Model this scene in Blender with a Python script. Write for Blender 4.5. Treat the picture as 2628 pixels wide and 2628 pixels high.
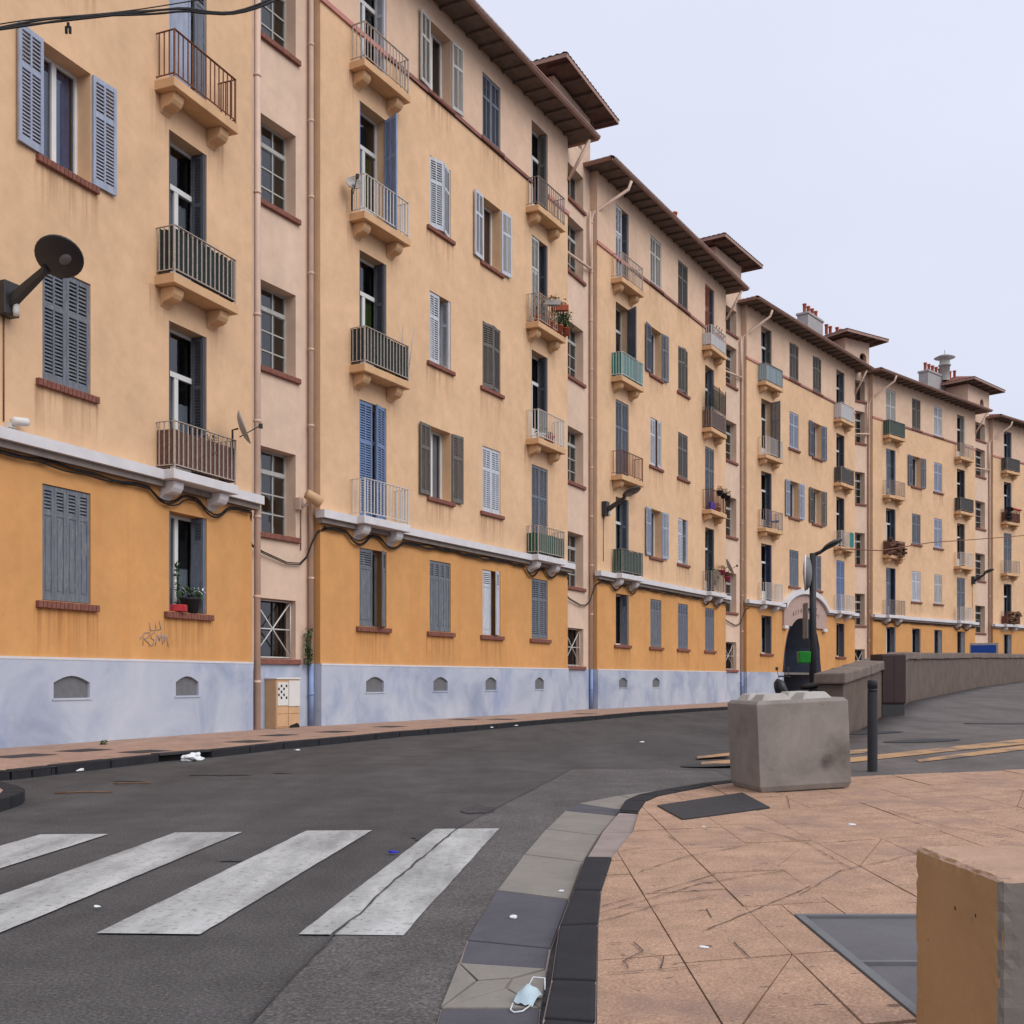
import bpy, bmesh, math, random
from mathutils import Vector, Matrix
random.seed(7)
R = math.radians
SC = bpy.context.scene
COL = SC.collection
for o in list(bpy.data.objects): bpy.data.objects.remove(o)

# ------------------------------------------------------------------ camera, sky, sun, exposure
F, CX, YH, EYE = 2800.0, 1314.0, 1743.0, 1.05      # focal length, centre and horizon in photo pixels; eye height
cam = bpy.data.cameras.new('camera'); cam.sensor_width = 36.0
cam.lens = 36.0 * F / 2628.0; cam.shift_y = (YH - 1314.0) / 2628.0
cam.clip_start = 0.05; cam.clip_end = 2000
camo = bpy.data.objects.new('camera', cam); COL.objects.link(camo)
camo.location = (0, 0, EYE); camo.rotation_euler = (R(90), 0, 0)
SC.camera = camo

SUN_EL, SUN_AZ = R(44), R(128)                      # azimuth clockwise from +Y
w = bpy.data.worlds.new('World'); SC.world = w; w.use_nodes = True
nt = w.node_tree; bg = nt.nodes['Background']
sky = nt.nodes.new('ShaderNodeTexSky'); sky.sky_type = 'NISHITA'; sky.sun_disc = False
sky.sun_elevation = SUN_EL; sky.sun_rotation = SUN_AZ; sky.dust_density = 6; sky.air_density = 1.2
tc = nt.nodes.new('ShaderNodeTexCoord'); nz = nt.nodes.new('ShaderNodeTexNoise')
mp = nt.nodes.new('ShaderNodeMapping'); mp.inputs['Scale'].default_value = (1, 1, 2.2)
nt.links.new(tc.outputs['Generated'], mp.inputs['Vector']); nt.links.new(mp.outputs['Vector'], nz.inputs['Vector'])
nz.inputs['Scale'].default_value = 1.6; nz.inputs['Detail'].default_value = 4; nz.inputs['Roughness'].default_value = .45
cr = nt.nodes.new('ShaderNodeValToRGB')              # overcast layer: pale lavender grey, slightly uneven
cr.color_ramp.elements[0].position = .3; cr.color_ramp.elements[0].color = (5.97, 6.33, 7.70, 1)
cr.color_ramp.elements[1].position = .68; cr.color_ramp.elements[1].color = (7.26, 7.65, 8.89, 1)
mx = nt.nodes.new('ShaderNodeMixRGB'); mx.inputs['Fac'].default_value = .93
sx_ = nt.nodes.new('ShaderNodeSeparateXYZ'); nt.links.new(tc.outputs['Generated'], sx_.inputs[0])
md = nt.nodes.new('ShaderNodeMath'); md.operation = 'MULTIPLY_ADD'; md.inputs[1].default_value = .5; nt.links.new(sx_.outputs['Z'], md.inputs[0])
ma = nt.nodes.new('ShaderNodeMath'); ma.operation = 'MULTIPLY_ADD'; ma.inputs[1].default_value = .6; ma.inputs[2].default_value = .05; nt.links.new(nz.outputs['Fac'], ma.inputs[0]); nt.links.new(ma.outputs[0], md.inputs[2])
nt.links.new(md.outputs[0], cr.inputs['Fac'])                  # the cloud layer brightens towards the zenith
nt.links.new(sky.outputs['Color'], mx.inputs['Color1']); nt.links.new(cr.outputs['Color'], mx.inputs['Color2'])
nt.links.new(mx.outputs['Color'], bg.inputs['Color']); bg.inputs['Strength'].default_value = .1

sl = bpy.data.lights.new('sun', 'SUN'); sl.energy = 1.5; sl.angle = R(50); sl.color = (1.0, .975, .945)
so = bpy.data.objects.new('sun', sl); COL.objects.link(so)
sd = Vector((math.sin(SUN_AZ) * math.cos(SUN_EL), math.cos(SUN_AZ) * math.cos(SUN_EL), math.sin(SUN_EL)))
so.rotation_euler = (-sd).to_track_quat('-Z', 'Y').to_euler()
vs = SC.view_settings; vs.view_transform = 'Standard'; vs.look = 'None'; vs.gamma = 1; vs.exposure = 0.18
SC.render.engine = 'CYCLES'; SC.cycles.max_bounces = 6; SC.cycles.diffuse_bounces = 2

# ------------------------------------------------------------------ materials
def lin(c): c /= 255.; return c / 12.92 if c <= .04045 else ((c + .055) / 1.055) ** 2.4
def C(r, g, b, k=1.0): return (lin(r) * k, lin(g) * k, lin(b) * k, 1)
MATS = {}
class NT:
    def __init__(s, name):
        s.m = bpy.data.materials.new(name); s.m.use_nodes = True; s.t = s.m.node_tree
        s.b = s.t.nodes['Principled BSDF']; s.geo = s.t.nodes.new('ShaderNodeNewGeometry'); MATS[name] = s.m
        s.pos = s.geo.outputs['Position']
    def n(s, k, **kw):
        x = s.t.nodes.new(k)
        for a, v in kw.items(): setattr(x, a, v)
        return x
    def l(s, a, b): s.t.links.new(a, b)
    def mapped(s, sc, src=None):
        m = s.n('ShaderNodeMapping'); m.inputs['Scale'].default_value = sc if isinstance(sc, tuple) else (sc,) * 3
        s.l(src or s.pos, m.inputs['Vector']); return m.outputs['Vector']
    def noise(s, sc, det=4, rough=.55, src=None, dist=0):
        x = s.n('ShaderNodeTexNoise'); x.inputs['Scale'].default_value = 1; x.inputs['Detail'].default_value = det
        x.inputs['Roughness'].default_value = rough; x.inputs['Distortion'].default_value = dist
        s.l(s.mapped(sc, src), x.inputs['Vector']); return x.outputs['Fac']
    def ramp(s, fac, *st):
        r = s.n('ShaderNodeValToRGB'); e = r.color_ramp.elements
        e[0].position, e[0].color = st[0]; e[1].position, e[1].color = st[-1]
        for p, c in st[1:-1]: x = e.new(p); x.color = c
        s.l(fac, r.inputs['Fac']); return r.outputs['Color']
    def mix(s, fac, a, b, mode='MIX'):
        m = s.n('ShaderNodeMixRGB', blend_type=mode)
        for inp, v in (('Fac', fac), ('Color1', a), ('Color2', b)):
            if hasattr(v, 'links') or hasattr(v, 'is_output'): s.l(v, m.inputs[inp])
            else: m.inputs[inp].default_value = v
        return m.outputs['Color']
    def col(s, c): s.l(c, s.b.inputs['Base Color'])
    def bump(s, h, st=.2, d=.01):
        b = s.n('ShaderNodeBump'); b.inputs['Strength'].default_value = st; b.inputs['Distance'].default_value = d
        s.l(h, b.inputs['Height']); s.l(b.outputs['Normal'], s.b.inputs['Normal'])
    def rough(s, v): s.b.inputs['Roughness'].default_value = v
    def spec(s, v): s.b.inputs['Specular IOR Level'].default_value = v
def g(v): return (v, v, v, 1)
def tint(c, k): return (c[0] * k, c[1] * k, c[2] * k, 1)

def stucco(name, c, stain=None, amt=.5, k=.16):
    s = NT(name); s.rough(.92); s.spec(.15)
    a = s.ramp(s.noise(.55, 6, .6, dist=.6), (.3, tint(c, 1 - k)), (.7, tint(c, 1 + k * .55)))
    a = s.mix(.5, a, s.ramp(s.noise(3.3, 5, .65), (.3, tint(c, 1 - k * .7)), (.7, tint(c, 1 + k * .5))))
    st = s.ramp(s.noise((2.6, 2.6, .22), 4, .6), (.52, g(0)), (.78, g(1)))      # rain streaks
    a = s.mix(s.mix(1, st, g(.30 * amt), 'MULTIPLY'), a, stain or tint(c, .72))
    sp = s.ramp(s.noise(9, 3, .5), (.66, g(0)), (.74, g(1)))
    a = s.mix(s.mix(1, sp, g(.22 * amt), 'MULTIPLY'), a, tint(c, .75))
    s.col(a); s.bump(s.noise(38, 3, .6), .25, .006); return s.m
stucco('stucco_upper', C(217, 179, 142, 1.1), k=.22)
stucco('stucco_top', C(215, 183, 157, 1.08), k=.2)
stucco('stucco_bay', C(216, 187, 164, 1.08), k=.2)
stucco('stucco_ground', C(213, 157, 100, 1.0), stain=C(206, 134, 72, .95), amt=1.5, k=.2)
# pale blue plinth: worn, bluer patches, grey grime towards no particular side
s = NT('plinth_paint'); s.rough(.85); s.spec(.2)
a = s.ramp(s.noise(.7, 6, .6, dist=.8), (.3, C(150, 159, 178)), (.5, C(180, 186, 199)), (.68, C(194, 197, 206)))
a = s.mix(s.mix(1, s.ramp(s.noise((1.1, 1.1, .5), 5, .6), (.56, g(0)), (.7, g(1))), g(.5), 'MULTIPLY'), a, C(130, 148, 184))
a = s.mix(s.mix(1, s.ramp(s.noise(2.7, 6, .7), (.6, g(0)), (.75, g(1))), g(.3), 'MULTIPLY'), a, C(128, 132, 145))
s.col(a); s.bump(s.noise(30, 3), .2, .006)
def plain(name, c, rough=.6, var=.15, sc=6, bump=0, spec=.3, metal=0):
    s = NT(name); s.rough(rough); s.spec(spec); s.b.inputs['Metallic'].default_value = metal
    s.col(s.ramp(s.noise(sc, 5, .6), (.3, tint(c, 1 - var)), (.7, tint(c, 1 + var * .7))))
    if bump: s.bump(s.noise(sc * 6, 4), bump, .004)
    return s.m
plain('white_moulding', C(216, 212, 212), .8, .1, 3, .1)
plain('moulding_bed_grey', C(140, 128, 120), .8, .2, 4)  # own grey of the lower moulding below the white string course
plain('pink_band', C(196, 134, 124), .8, .12, 5)
plain('slab_paint', C(214, 172, 130), .9, .12, 2.5, .15)
plain('white_frame', C(222, 220, 216), .5, .06, 4)
plain('dirty_frame', C(176, 174, 168), .6, .15, 6)
plain('rust_rail', C(128, 84, 66), .8, .35, 22)
plain('pale_rail', C(186, 172, 160), .7, .25, 25)
plain('white_rail', C(214, 210, 205), .6, .12, 20)
plain('grey_rail', C(150, 140, 135), .7, .25, 20)
plain('pipe_paint', C(214, 184, 164), .55, .1, 3, spec=.4)
plain('pipe_blue', C(140, 160, 200), .6, .15, 3, spec=.3)
plain('brick_red', C(134, 86, 73), .85, .3, 14, .3)
plain('brick_mortar', C(176, 150, 132), .9, .15, 10)
plain('soffit_wood', C(110, 95, 87), .85, .25, 5, .1)
plain('gutter_paint', C(166, 132, 118), .6, .15, 3)
plain('roof_tile', C(128, 78, 66), .85, .45, 5, .2)
plain('interior', C(120, 114, 108), .9, .1, 2)
plain('black_metal', C(48, 47, 48), .45, .15, 8, spec=.5)
plain('dark_iron', C(56, 55, 57), .7, .2, 12, .2)
plain('black_cable', C(30, 29, 30), .6, .1, 5)
plain('bollard_grey', C(52, 52, 55), .5, .12, 6)
plain('cabinet_brown', C(60, 42, 42), .55, .12, 4)
plain('dark_screen', C(44, 52, 50), .8, .3, 8)
plain('brown_screen', C(108, 78, 66), .9, .35, 16)
plain('teal_screen', C(38, 128, 122), .7, .15, 4)
plain('green_screen', C(40, 84, 70), .7, .3, 5)
plain('paleblue_screen', C(166, 190, 200), .7, .12, 4)
plain('white_screen', C(206, 204, 206), .7, .08, 4)
plain('terracotta', C(178, 92, 66), .85, .2, 10)
plain('black_pot', C(44, 44, 48), .6, .1, 8)
plain('pink_pot', C(170, 60, 90), .6, .1, 8)
plain('leaf_green', C(60, 92, 52), .7, .45, 9)
plain('leaf_dry', C(150, 118, 70), .8, .4, 9)
plain('flower_red', C(190, 60, 66), .7, .3, 9)
plain('flower_violet', C(92, 66, 130), .7, .3, 9)
plain('curtain_white', C(206, 206, 210), .9, .1, 6)
plain('curtain_red', C(120, 58, 52), .9, .2, 6)
plain('curtain_green', C(108, 128, 46), .9, .2, 6)
plain('curtain_blue', C(120, 140, 190), .9, .2, 6)
plain('cabinet_tan', C(206, 166, 126), .6, .1, 4)
plain('cabinet_white', C(220, 216, 210), .5, .06, 4)
plain('sign_blue', C(30, 76, 158), .5, .15, 3)
plain('bin_green', C(34, 132, 40), .5, .12, 5)
plain('grey_plastic', C(110, 112, 116), .5, .1, 5)
plain('dish_grey', C(176, 170, 164), .5, .1, 5)
s = NT('rain_streak')                                  # translucent dirt that ran down the render from sills and slabs
s.t.nodes.remove(s.b); tcn = s.n('ShaderNodeTexCoord'); sep = s.n('ShaderNodeSeparateXYZ'); s.l(tcn.outputs['Generated'], sep.inputs[0])
df = s.n('ShaderNodeBsdfDiffuse'); df.inputs['Color'].default_value = C(150, 100, 66); tp = s.n('ShaderNodeBsdfTransparent'); mm = s.n('ShaderNodeMixShader')
pw_ = s.n('ShaderNodeMath', operation='POWER'); s.l(sep.outputs['Z'], pw_.inputs[0]); pw_.inputs[1].default_value = 1.3
e1_ = s.n('ShaderNodeMath', operation='MULTIPLY'); s.l(pw_.outputs[0], e1_.inputs[0]); s.l(s.ramp(s.noise((13, 13, .5), 4, .65), (.44, g(0)), (.72, g(.4))), e1_.inputs[1])
s.l(e1_.outputs[0], mm.inputs[0]); s.l(tp.outputs[0], mm.inputs[1]); s.l(df.outputs[0], mm.inputs[2]); s.l(mm.outputs[0], s.t.nodes['Material Output'].inputs['Surface'])
s = NT('unfaded_orange')                               # the deeper paint left where the moulding kept the weather off
s.t.nodes.remove(s.b); tcn = s.n('ShaderNodeTexCoord'); sep = s.n('ShaderNodeSeparateXYZ'); s.l(tcn.outputs['Generated'], sep.inputs[0])
df = s.n('ShaderNodeBsdfDiffuse'); df.inputs['Color'].default_value = C(216, 142, 76); tp = s.n('ShaderNodeBsdfTransparent'); mm = s.n('ShaderNodeMixShader')
ad = s.n('ShaderNodeMath', operation='MULTIPLY_ADD'); s.l(s.noise((1.1, 1.1, .45), 6, .7), ad.inputs[0]); ad.inputs[1].default_value = 1.5; s.l(sep.outputs['Z'], ad.inputs[2])
s.l(s.ramp(ad.outputs[0], (.72, g(0)), (1.75, g(.5))), mm.inputs[0]); s.l(tp.outputs[0], mm.inputs[1]); s.l(df.outputs[0], mm.inputs[2]); s.l(mm.outputs[0], s.t.nodes['Material Output'].inputs['Surface'])
plain('litter_white', C(226, 228, 228), .7, .06, 30)
plain('mask_blue', C(184, 202, 208), .8, .08, 30)
plain('litter_blue', C(26, 40, 190), .5, .1, 30)
plain('twig', C(120, 92, 72), .9, .3, 30)
plain('chimney_render', C(168, 164, 162), .9, .15, 4)
plain('scooter_black', C(36, 38, 42), .35, .15, 6, spec=.5)
plain('spray_grey', C(160, 148, 144), .9, .25, 20)
plain('vent_grey', C(112, 112, 114), .8, .15, 9, .1)
plain('tunnel_paint', C(96, 104, 122), .85, .15, 2)
plain('hood_stone', C(184, 156, 144), .9, .14, 6, .25)
plain('mirror_back', C(120, 120, 120), .5, .15, 3)

def shutter_paint(name, c, wood, amt):
    s = NT(name); s.rough(.75); s.spec(.25)
    a = s.ramp(s.noise((14, 14, 3), 5, .6), (.3, tint(c, .82)), (.7, tint(c, 1.12)))
    pl = s.ramp(s.noise((34, 34, 5), 5, .7), (.60 - .06 * amt, g(0)), (.66, g(1)))
    big = s.ramp(s.noise(2.1, 3), (.4, g(0)), (.62, g(1)))
    a = s.mix(s.mix(1, pl, s.mix(.5, big, g(1)), 'MULTIPLY'), a, wood)
    s.col(a); s.bump(s.noise((40, 40, 4), 4), .3, .003); return s.m
SHC = dict(grey=(C(112, 116, 124), C(150, 148, 144), 1), slate=(C(110, 115, 126), C(146, 149, 155), .6), dark=(C(84, 86, 92), C(104, 105, 108), .6),
           blue=(C(116, 136, 172), C(132, 148, 176), .3), pale=(C(160, 167, 184), C(180, 183, 192), .5), white=(C(198, 200, 206), C(168, 168, 170), .8),
           brown=(C(150, 92, 74), C(120, 80, 70), .6), brownish=(C(108, 102, 96), C(140, 134, 126), 1), cream=(C(190, 186, 180), C(150, 146, 140), .8), navy=(C(62, 70, 92), C(80, 86, 102), .5),
           paleblue=(C(146, 162, 192), C(160, 172, 194), .4))
for k_, v_ in SHC.items(): shutter_paint('shutter_' + k_, *v_)

s = NT('glass'); s.t.nodes.remove(s.b)
tr = s.n('ShaderNodeBsdfTransparent'); tr.inputs['Color'].default_value = (.62, .66, .7, 1)
gl = s.n('ShaderNodeBsdfGlossy'); gl.inputs['Roughness'].default_value = .04
lw = s.n('ShaderNodeLayerWeight'); lw.inputs['Blend'].default_value = .34
ms = s.n('ShaderNodeMixShader'); am = s.n('ShaderNodeMath'); am.operation = 'MULTIPLY_ADD'; am.inputs[1].default_value = .8; am.inputs[2].default_value = .1; s.l(lw.outputs['Fresnel'], am.inputs[0]); s.l(am.outputs[0], ms.inputs[0]); s.l(tr.outputs[0], ms.inputs[1]); s.l(gl.outputs[0], ms.inputs[2])
s.l(ms.outputs[0], s.t.nodes['Material Output'].inputs['Surface'])

def asphalt(name, c, k=.12, fleck=.5):
    s = NT(name); s.rough(.88); s.spec(.25)
    a = s.ramp(s.noise(.35, 5, .6, dist=.5), (.3, tint(c, 1 - k)), (.7, tint(c, 1 + k)))
    a = s.mix(.6, a, s.ramp(s.noise(1.9, 7, .75), (.36, tint(c, .72)), (.64, tint(c, 1.28))))
    sp = s.noise(70, 3, .9)
    a = s.mix(.85, a, s.mix(1, a, s.ramp(sp, (.33, g(.35)), (.5, g(.95)), (.6, g(1.45)), (.7, g(2.4))), 'MULTIPLY'))
    a = s.mix(.5, a, s.mix(1, a, s.ramp(s.noise((1.1, .22, 1), 5, .6, dist=.4), (.36, g(.66)), (.64, g(1.3))), 'MULTIPLY'))
    dk = s.ramp(s.noise((1.3, .55, 1), 5, .6), (.64, g(0)), (.74, g(.6)))
    a = s.mix(dk, a, tint(c, .55))
    s.col(a); s.bump(s.noise(110, 3, .7), .5, .006); return s.m
asphalt('asphalt', C(80, 77, 76, 1.0), .22); asphalt('asphalt_pale', C(94, 90, 88, 1.0), .14); asphalt('asphalt_dark', C(70, 68, 69), .1, .3)
asphalt('asphalt_side', C(102, 95, 92), .18)
s = NT('road_paint'); s.rough(.8); s.spec(.25)
c = C(192, 191, 188)
a = s.ramp(s.noise((3.2, .8, 1), 6, .65), (.36, tint(c, .55)), (.62, tint(c, 1.0)))
a = s.mix(s.ramp(s.noise(24, 5, .8), (.54, g(0)), (.64, g(.75))), a, C(120, 116, 114))
a = s.mix(s.ramp(s.noise((60, 22, 1), 3, .7), (.64, g(0)), (.7, g(.9))), a, C(96, 92, 92))
s.col(a); s.bump(s.noise(110, 3, .7), .4, .005)
s = NT('yellow_paint'); s.rough(.85)
a = s.ramp(s.noise((2.2, 1.6, 1), 6, .7), (.36, C(98, 91, 89)), (.5, C(178, 138, 96)), (.7, C(186, 146, 100)))
s.col(a)
def paving(name, c):
    s = NT(name); s.rough(.9); s.spec(.2)
    a = s.ramp(s.noise(.7, 5, .6), (.3, tint(c, .84)), (.7, tint(c, 1.1)))
    a = s.mix(.5, a, s.ramp(s.noise(5, 7, .75), (.36, tint(c, .66)), (.64, tint(c, 1.25))))
    sp = s.noise(80, 3, .9)
    a = s.mix(.6, a, s.mix(1, a, s.ramp(sp, (.34, g(.45)), (.5, g(1)), (.66, g(1.6))), 'MULTIPLY'))
    gm = s.ramp(s.noise((9, 16, 1), 2, .5), (.68, g(0)), (.72, g(.7)))       # chewing gum and dirt spots
    a = s.mix(gm, a, C(74, 66, 64)); a = s.mix(s.ramp(s.noise(1.7, 5, .6), (.52, g(0)), (.7, g(.6))), a, C(134, 112, 104))
    s.col(a); s.bump(s.noise(70, 3), .35, .004); return s.m
paving('paving_terracotta', C(174, 141, 118)); paving('paving_far', C(172, 142, 124))
plain('joint_dirt', C(84, 72, 64), .95, .3, 12)
def stone(name, c, k=.3, sc=3, b=.4):
    s = NT(name); s.rough(.88); s.spec(.25)
    a = s.ramp(s.noise(sc, 6, .65, dist=.4), (.28, tint(c, 1 - k)), (.72, tint(c, 1 + k * .6)))
    a = s.mix(s.ramp(s.noise(sc * 14, 4, .7), (.6, g(0)), (.7, g(.35))), a, tint(c, 1.35))
    a = s.mix(s.ramp(s.noise(sc * 9, 3, .7), (.28, g(.4)), (.38, g(0))), a, tint(c, .5))
    a = s.mix(s.ramp(s.noise(sc * .6, 4, .6), (.6, g(0)), (.75, g(.4))), a, tint(c, .6))
    s.col(a); s.bump(s.noise(sc * 16, 4, .65), b, .006); return s.m
stone('kerb_stone', C(47, 46, 49), .25, 5); stone('kerb_pale', C(150, 136, 130), .2, 4)
stone('gutter_dark', C(88, 86, 92), .2, 3); stone('gutter_pale', C(138, 132, 124), .16, 3)
stone('concrete', C(130, 120, 111), .34, 2.2, .3); stone('concrete_top', C(178, 172, 164), .15, 3)
stone('wall_render', C(108, 93, 83), .32, 2, .5); stone('capstone', C(124, 109, 99), .35, 2.5, .6)
stone('block_top', C(178, 146, 124), .2, 5, .6)
stone('cover_concrete', C(104, 102, 104), .18, 2.5, .2)
# the yellow-painted block: paint gone from the edges and the right face
s = NT('ochre_block_paint'); s.rough(.85); s.spec(.2)
a = s.ramp(s.noise(3, 5, .6), (.3, C(164, 126, 86)), (.7, C(180, 142, 100)))
a = s.mix(s.ramp(s.noise((6, 6, 4), 5, .7), (.62, g(0)), (.72, g(.8))), a, C(140, 120, 96))
a = s.mix(s.ramp(s.noise(26, 2, .4), (.73, g(0)), (.75, g(1))), a, C(40, 32, 26))
s.col(a); s.bump(s.noise(40, 4), .4, .004)
def M(n): return MATS[n]

# ------------------------------------------------------------------ mesh helpers
class MB:
    def __init__(s): s.v = []; s.f = []; s.sm = []
    def add(s, vs, fs, mat=None, smooth=False):
        o = len(s.v); s.v += [tuple((mat @ Vector(p)) if mat else p) for p in vs]
        s.f += [tuple(i + o for i in f_) for f_ in fs]; s.sm += [smooth] * len(fs); return s
    def box(s, x0, x1, y0, y1, z0, z1, mat=None):
        v = [(x, y, z) for z in (z0, z1) for y in (y0, y1) for x in (x0, x1)]
        return s.add(v, [(0, 2, 3, 1), (4, 5, 7, 6), (0, 1, 5, 4), (2, 6, 7, 3), (0, 4, 6, 2), (1, 3, 7, 5)], mat)
    def quad(s, *p): return s.add(list(p), [tuple(range(len(p)))])
    def prism(s, poly, z0, z1, mat=None):
        n = len(poly); v = [(x, y, z0) for x, y in poly] + [(x, y, z1) for x, y in poly]
        return s.add(v, [tuple(range(n - 1, -1, -1)), tuple(range(n, 2 * n))] + [(i, (i + 1) % n, n + (i + 1) % n, n + i) for i in range(n)], mat)
    def tube(s, pts, r, n=8, cap=True):
        pts = [Vector(p) for p in pts]; rs = r if isinstance(r, (list, tuple)) else [r] * len(pts); rings = []
        up = None
        for i, p in enumerate(pts):
            d = (pts[min(i + 1, len(pts) - 1)] - pts[max(i - 1, 0)]).normalized()
            if up is None: up = Vector((0, 0, 1)) if abs(d.z) < .9 else Vector((1, 0, 0))
            a = d.cross(up).normalized(); b = a.cross(d).normalized(); up = b
            rings.append([p + (a * math.cos(t) + b * math.sin(t)) * rs[i] for t in [2 * math.pi * k / n for k in range(n)]])
        v = [q for rg in rings for q in rg]
        fs = [(i * n + k, i * n + (k + 1) % n, (i + 1) * n + (k + 1) % n, (i + 1) * n + k) for i in range(len(pts) - 1) for k in range(n)]
        s.add([tuple(q) for q in v], fs, None, True)
        if cap:
            o = len(s.v) - len(v); s.f += [tuple(o + k for k in range(n - 1, -1, -1)), tuple(o + (len(pts) - 1) * n + k for k in range(n))]; s.sm += [False, False]
        return s
    def lathe(s, prof, n=20, mat=None):
        v = [(r * math.cos(2 * math.pi * k / n), r * math.sin(2 * math.pi * k / n), z) for r, z in prof for k in range(n)]
        fs = [(i * n + k, i * n + (k + 1) % n, (i + 1) * n + (k + 1) % n, (i + 1) * n + k) for i in range(len(prof) - 1) for k in range(n)]
        return s.add(v, fs, mat, True)
    def mesh(s, name, m, bevel=0, seg=1):
        me = bpy.data.meshes.new(name); me.from_pydata(s.v, [], s.f)
        me.polygons.foreach_set('use_smooth', s.sm)
        if bevel:
            b = bmesh.new(); b.from_mesh(me); bmesh.ops.remove_doubles(b, verts=b.verts, dist=1e-5)
            bmesh.ops.bevel(b, geom=[e for e in b.edges if len(e.link_faces) == 2 and e.calc_face_angle(0) > .5], offset=bevel, segments=seg, affect='EDGES', profile=.6)
            b.to_mesh(me); b.free()
        me.update(); me.materials.append(M(m)); return me
    def build(s, name, m, parent=None, loc=(0, 0, 0), rz=0, bevel=0, seg=1, **kw):
        return ob(name, s.mesh(name, m, bevel, seg), parent, loc, rz, **kw)
def ob(name, me, parent=None, loc=(0, 0, 0), rz=0, label=None, cat=None, group=None, kind=None):
    o = bpy.data.objects.new(name, me); COL.objects.link(o); o.location = loc; o.rotation_euler = (0, 0, rz)
    if parent: o.parent = parent
    tag(o, label, cat, group, kind); return o
def tag(o, label=None, cat=None, group=None, kind=None):
    for k_, v_ in (('label', label), ('category', cat), ('group', group), ('kind', kind)):
        if v_: o[k_] = v_
    return o
def empty(name, loc, rz=0, **kw): return ob(name, None, None, loc, rz, **kw)
CACHE = {}
def cached(key, fn):
    if key not in CACHE: CACHE[key] = fn()
    return CACHE[key]

# photo pixel -> place: the ground (or a height z) gives the distance
def hs(X, Y): return .04 * min(max(X - 2.1, 0), 6) + .022 * max(0, Y - 20)      # the side street climbs
def G(px, py, z=0.0):
    Y = F * (EYE - z) / (py - YH); return ((px - CX) / F * Y, Y)
def GS(px, py, dz=0.0):
    k = (px - CX) / F; lo, hi = 1.0, 90.0
    for _ in range(60):
        m_ = (lo + hi) / 2
        if EYE - (py - YH) / F * m_ > hs(k * m_, m_) + dz: lo = m_
        else: hi = m_
    return (k * lo, lo)
def clip(poly, quad):
    """part of poly inside the convex counter-clockwise quad"""
    out = poly
    for i in range(len(quad)):
        a, b = quad[i], quad[(i + 1) % len(quad)]; inp, out = out, []
        side = lambda p: (b[0] - a[0]) * (p[1] - a[1]) - (b[1] - a[1]) * (p[0] - a[0])
        for j in range(len(inp)):
            p, q = inp[j], inp[(j + 1) % len(inp)]; sp, sq = side(p), side(q)
            if sp >= 0: out.append(p)
            if (sp >= 0) != (sq >= 0):
                t = sp / (sp - sq); out.append((p[0] + t * (q[0] - p[0]), p[1] + t * (q[1] - p[1])))
        if len(out) < 3: return []
    return out
def area(p): return .5 * sum(p[i][0] * p[(i + 1) % len(p)][1] - p[(i + 1) % len(p)][0] * p[i][1] for i in range(len(p)))
def offset_line(pts, d):
    """polyline moved d to its right"""
    o = []
    for i, p in enumerate(pts):
        a = pts[max(i - 1, 0)]; b = pts[min(i + 1, len(pts) - 1)]; l = math.hypot(b[0] - a[0], b[1] - a[1]) or 1
        o.append((p[0] + (b[1] - a[1]) / l * d, p[1] - (b[0] - a[0]) / l * d))
    return o
def resample(pts, step):
    out = [pts[0]]; rest = step
    for a, b in zip(pts, pts[1:]):
        l = math.hypot(b[0] - a[0], b[1] - a[1]); t = rest
        while t <= l: out.append((a[0] + (b[0] - a[0]) * t / l, a[1] + (b[1] - a[1]) * t / l)); t += step
        rest = t - l
    out.append(pts[-1]); return out

# ------------------------------------------------------------------ ground, road, pavements
MB().quad((-400, -300, -.08), (400, -300, -.08), (400, 500, -.08), (-400, 500, -.08)).build('ground', 'asphalt_dark', kind='structure')
road = MB().quad((-60, -25, 0), (60, -25, 0), (60, 110, 0), (-60, 110, 0)).build('road', 'asphalt', kind='structure')
def sheet(name, pts, z, m, parent=None, **kw):
    return MB().quad(*[(x, y, z) for x, y in pts]).build(name, m, parent, **kw)
patch = [G(*p) for p in [(640, 2640), (700, 2571), (858, 2404), (1015, 2262), (1171, 2130), (1270, 2078), (1403, 2010), (1467, 1976), (1528, 1974), (1700, 1976)]] + [(2.3, 12.4), (2.3, 10.3), (1.0, 9.4), (.4, 8.0), (0, 5.5), (-.15, 2.9)]
sheet('asphalt_patch', patch, .004, 'asphalt_pale', road)
crack = [G(*p) for p in [(640, 2640), (700, 2571), (780, 2484), (858, 2404), (930, 2345), (1015, 2262), (1090, 2200), (1171, 2130), (1270, 2078), (1340, 2042), (1403, 2010), (1467, 1976)]]
cr_ = MB(); L1 = []; L2 = []
for i, p in enumerate(resample(crack, .12)):
    wd = .003 + .005 * random.random(); jx = random.uniform(-.008, .008); L1.append((p[0] - wd + jx, p[1], .0125)); L2.append((p[0] + wd + jx, p[1], .0125))
for i in range(len(L1) - 1): cr_.quad(L1[i], L2[i], L2[i + 1], L1[i + 1])
cr_.build('tar_joint', 'asphalt_dark', road)
for i in range(6):                                    # zebra stripes, 0.43 m wide
    xt, xb = -.54 - .875 * i, -.875 - .83 * i
    yt, yb = 7.6 - .09 * i, 4.46 + .02 * i; n = 26; pts = []
    for k_ in range(n + 1): t = k_ / n; pts.append((xt + (xb - xt) * t + random.uniform(-.003, .003), yt + (yb - yt) * t))
    for k_ in range(n, -1, -1): t = k_ / n; pts.append((xt + .45 + (xb - xt - .02) * t + random.uniform(-.003, .003), yt + .02 + (yb - yt - .04) * t))
    sheet('zebra_stripe', pts[::-1] if area(pts) < 0 else pts, .008, 'road_paint', road)
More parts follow.
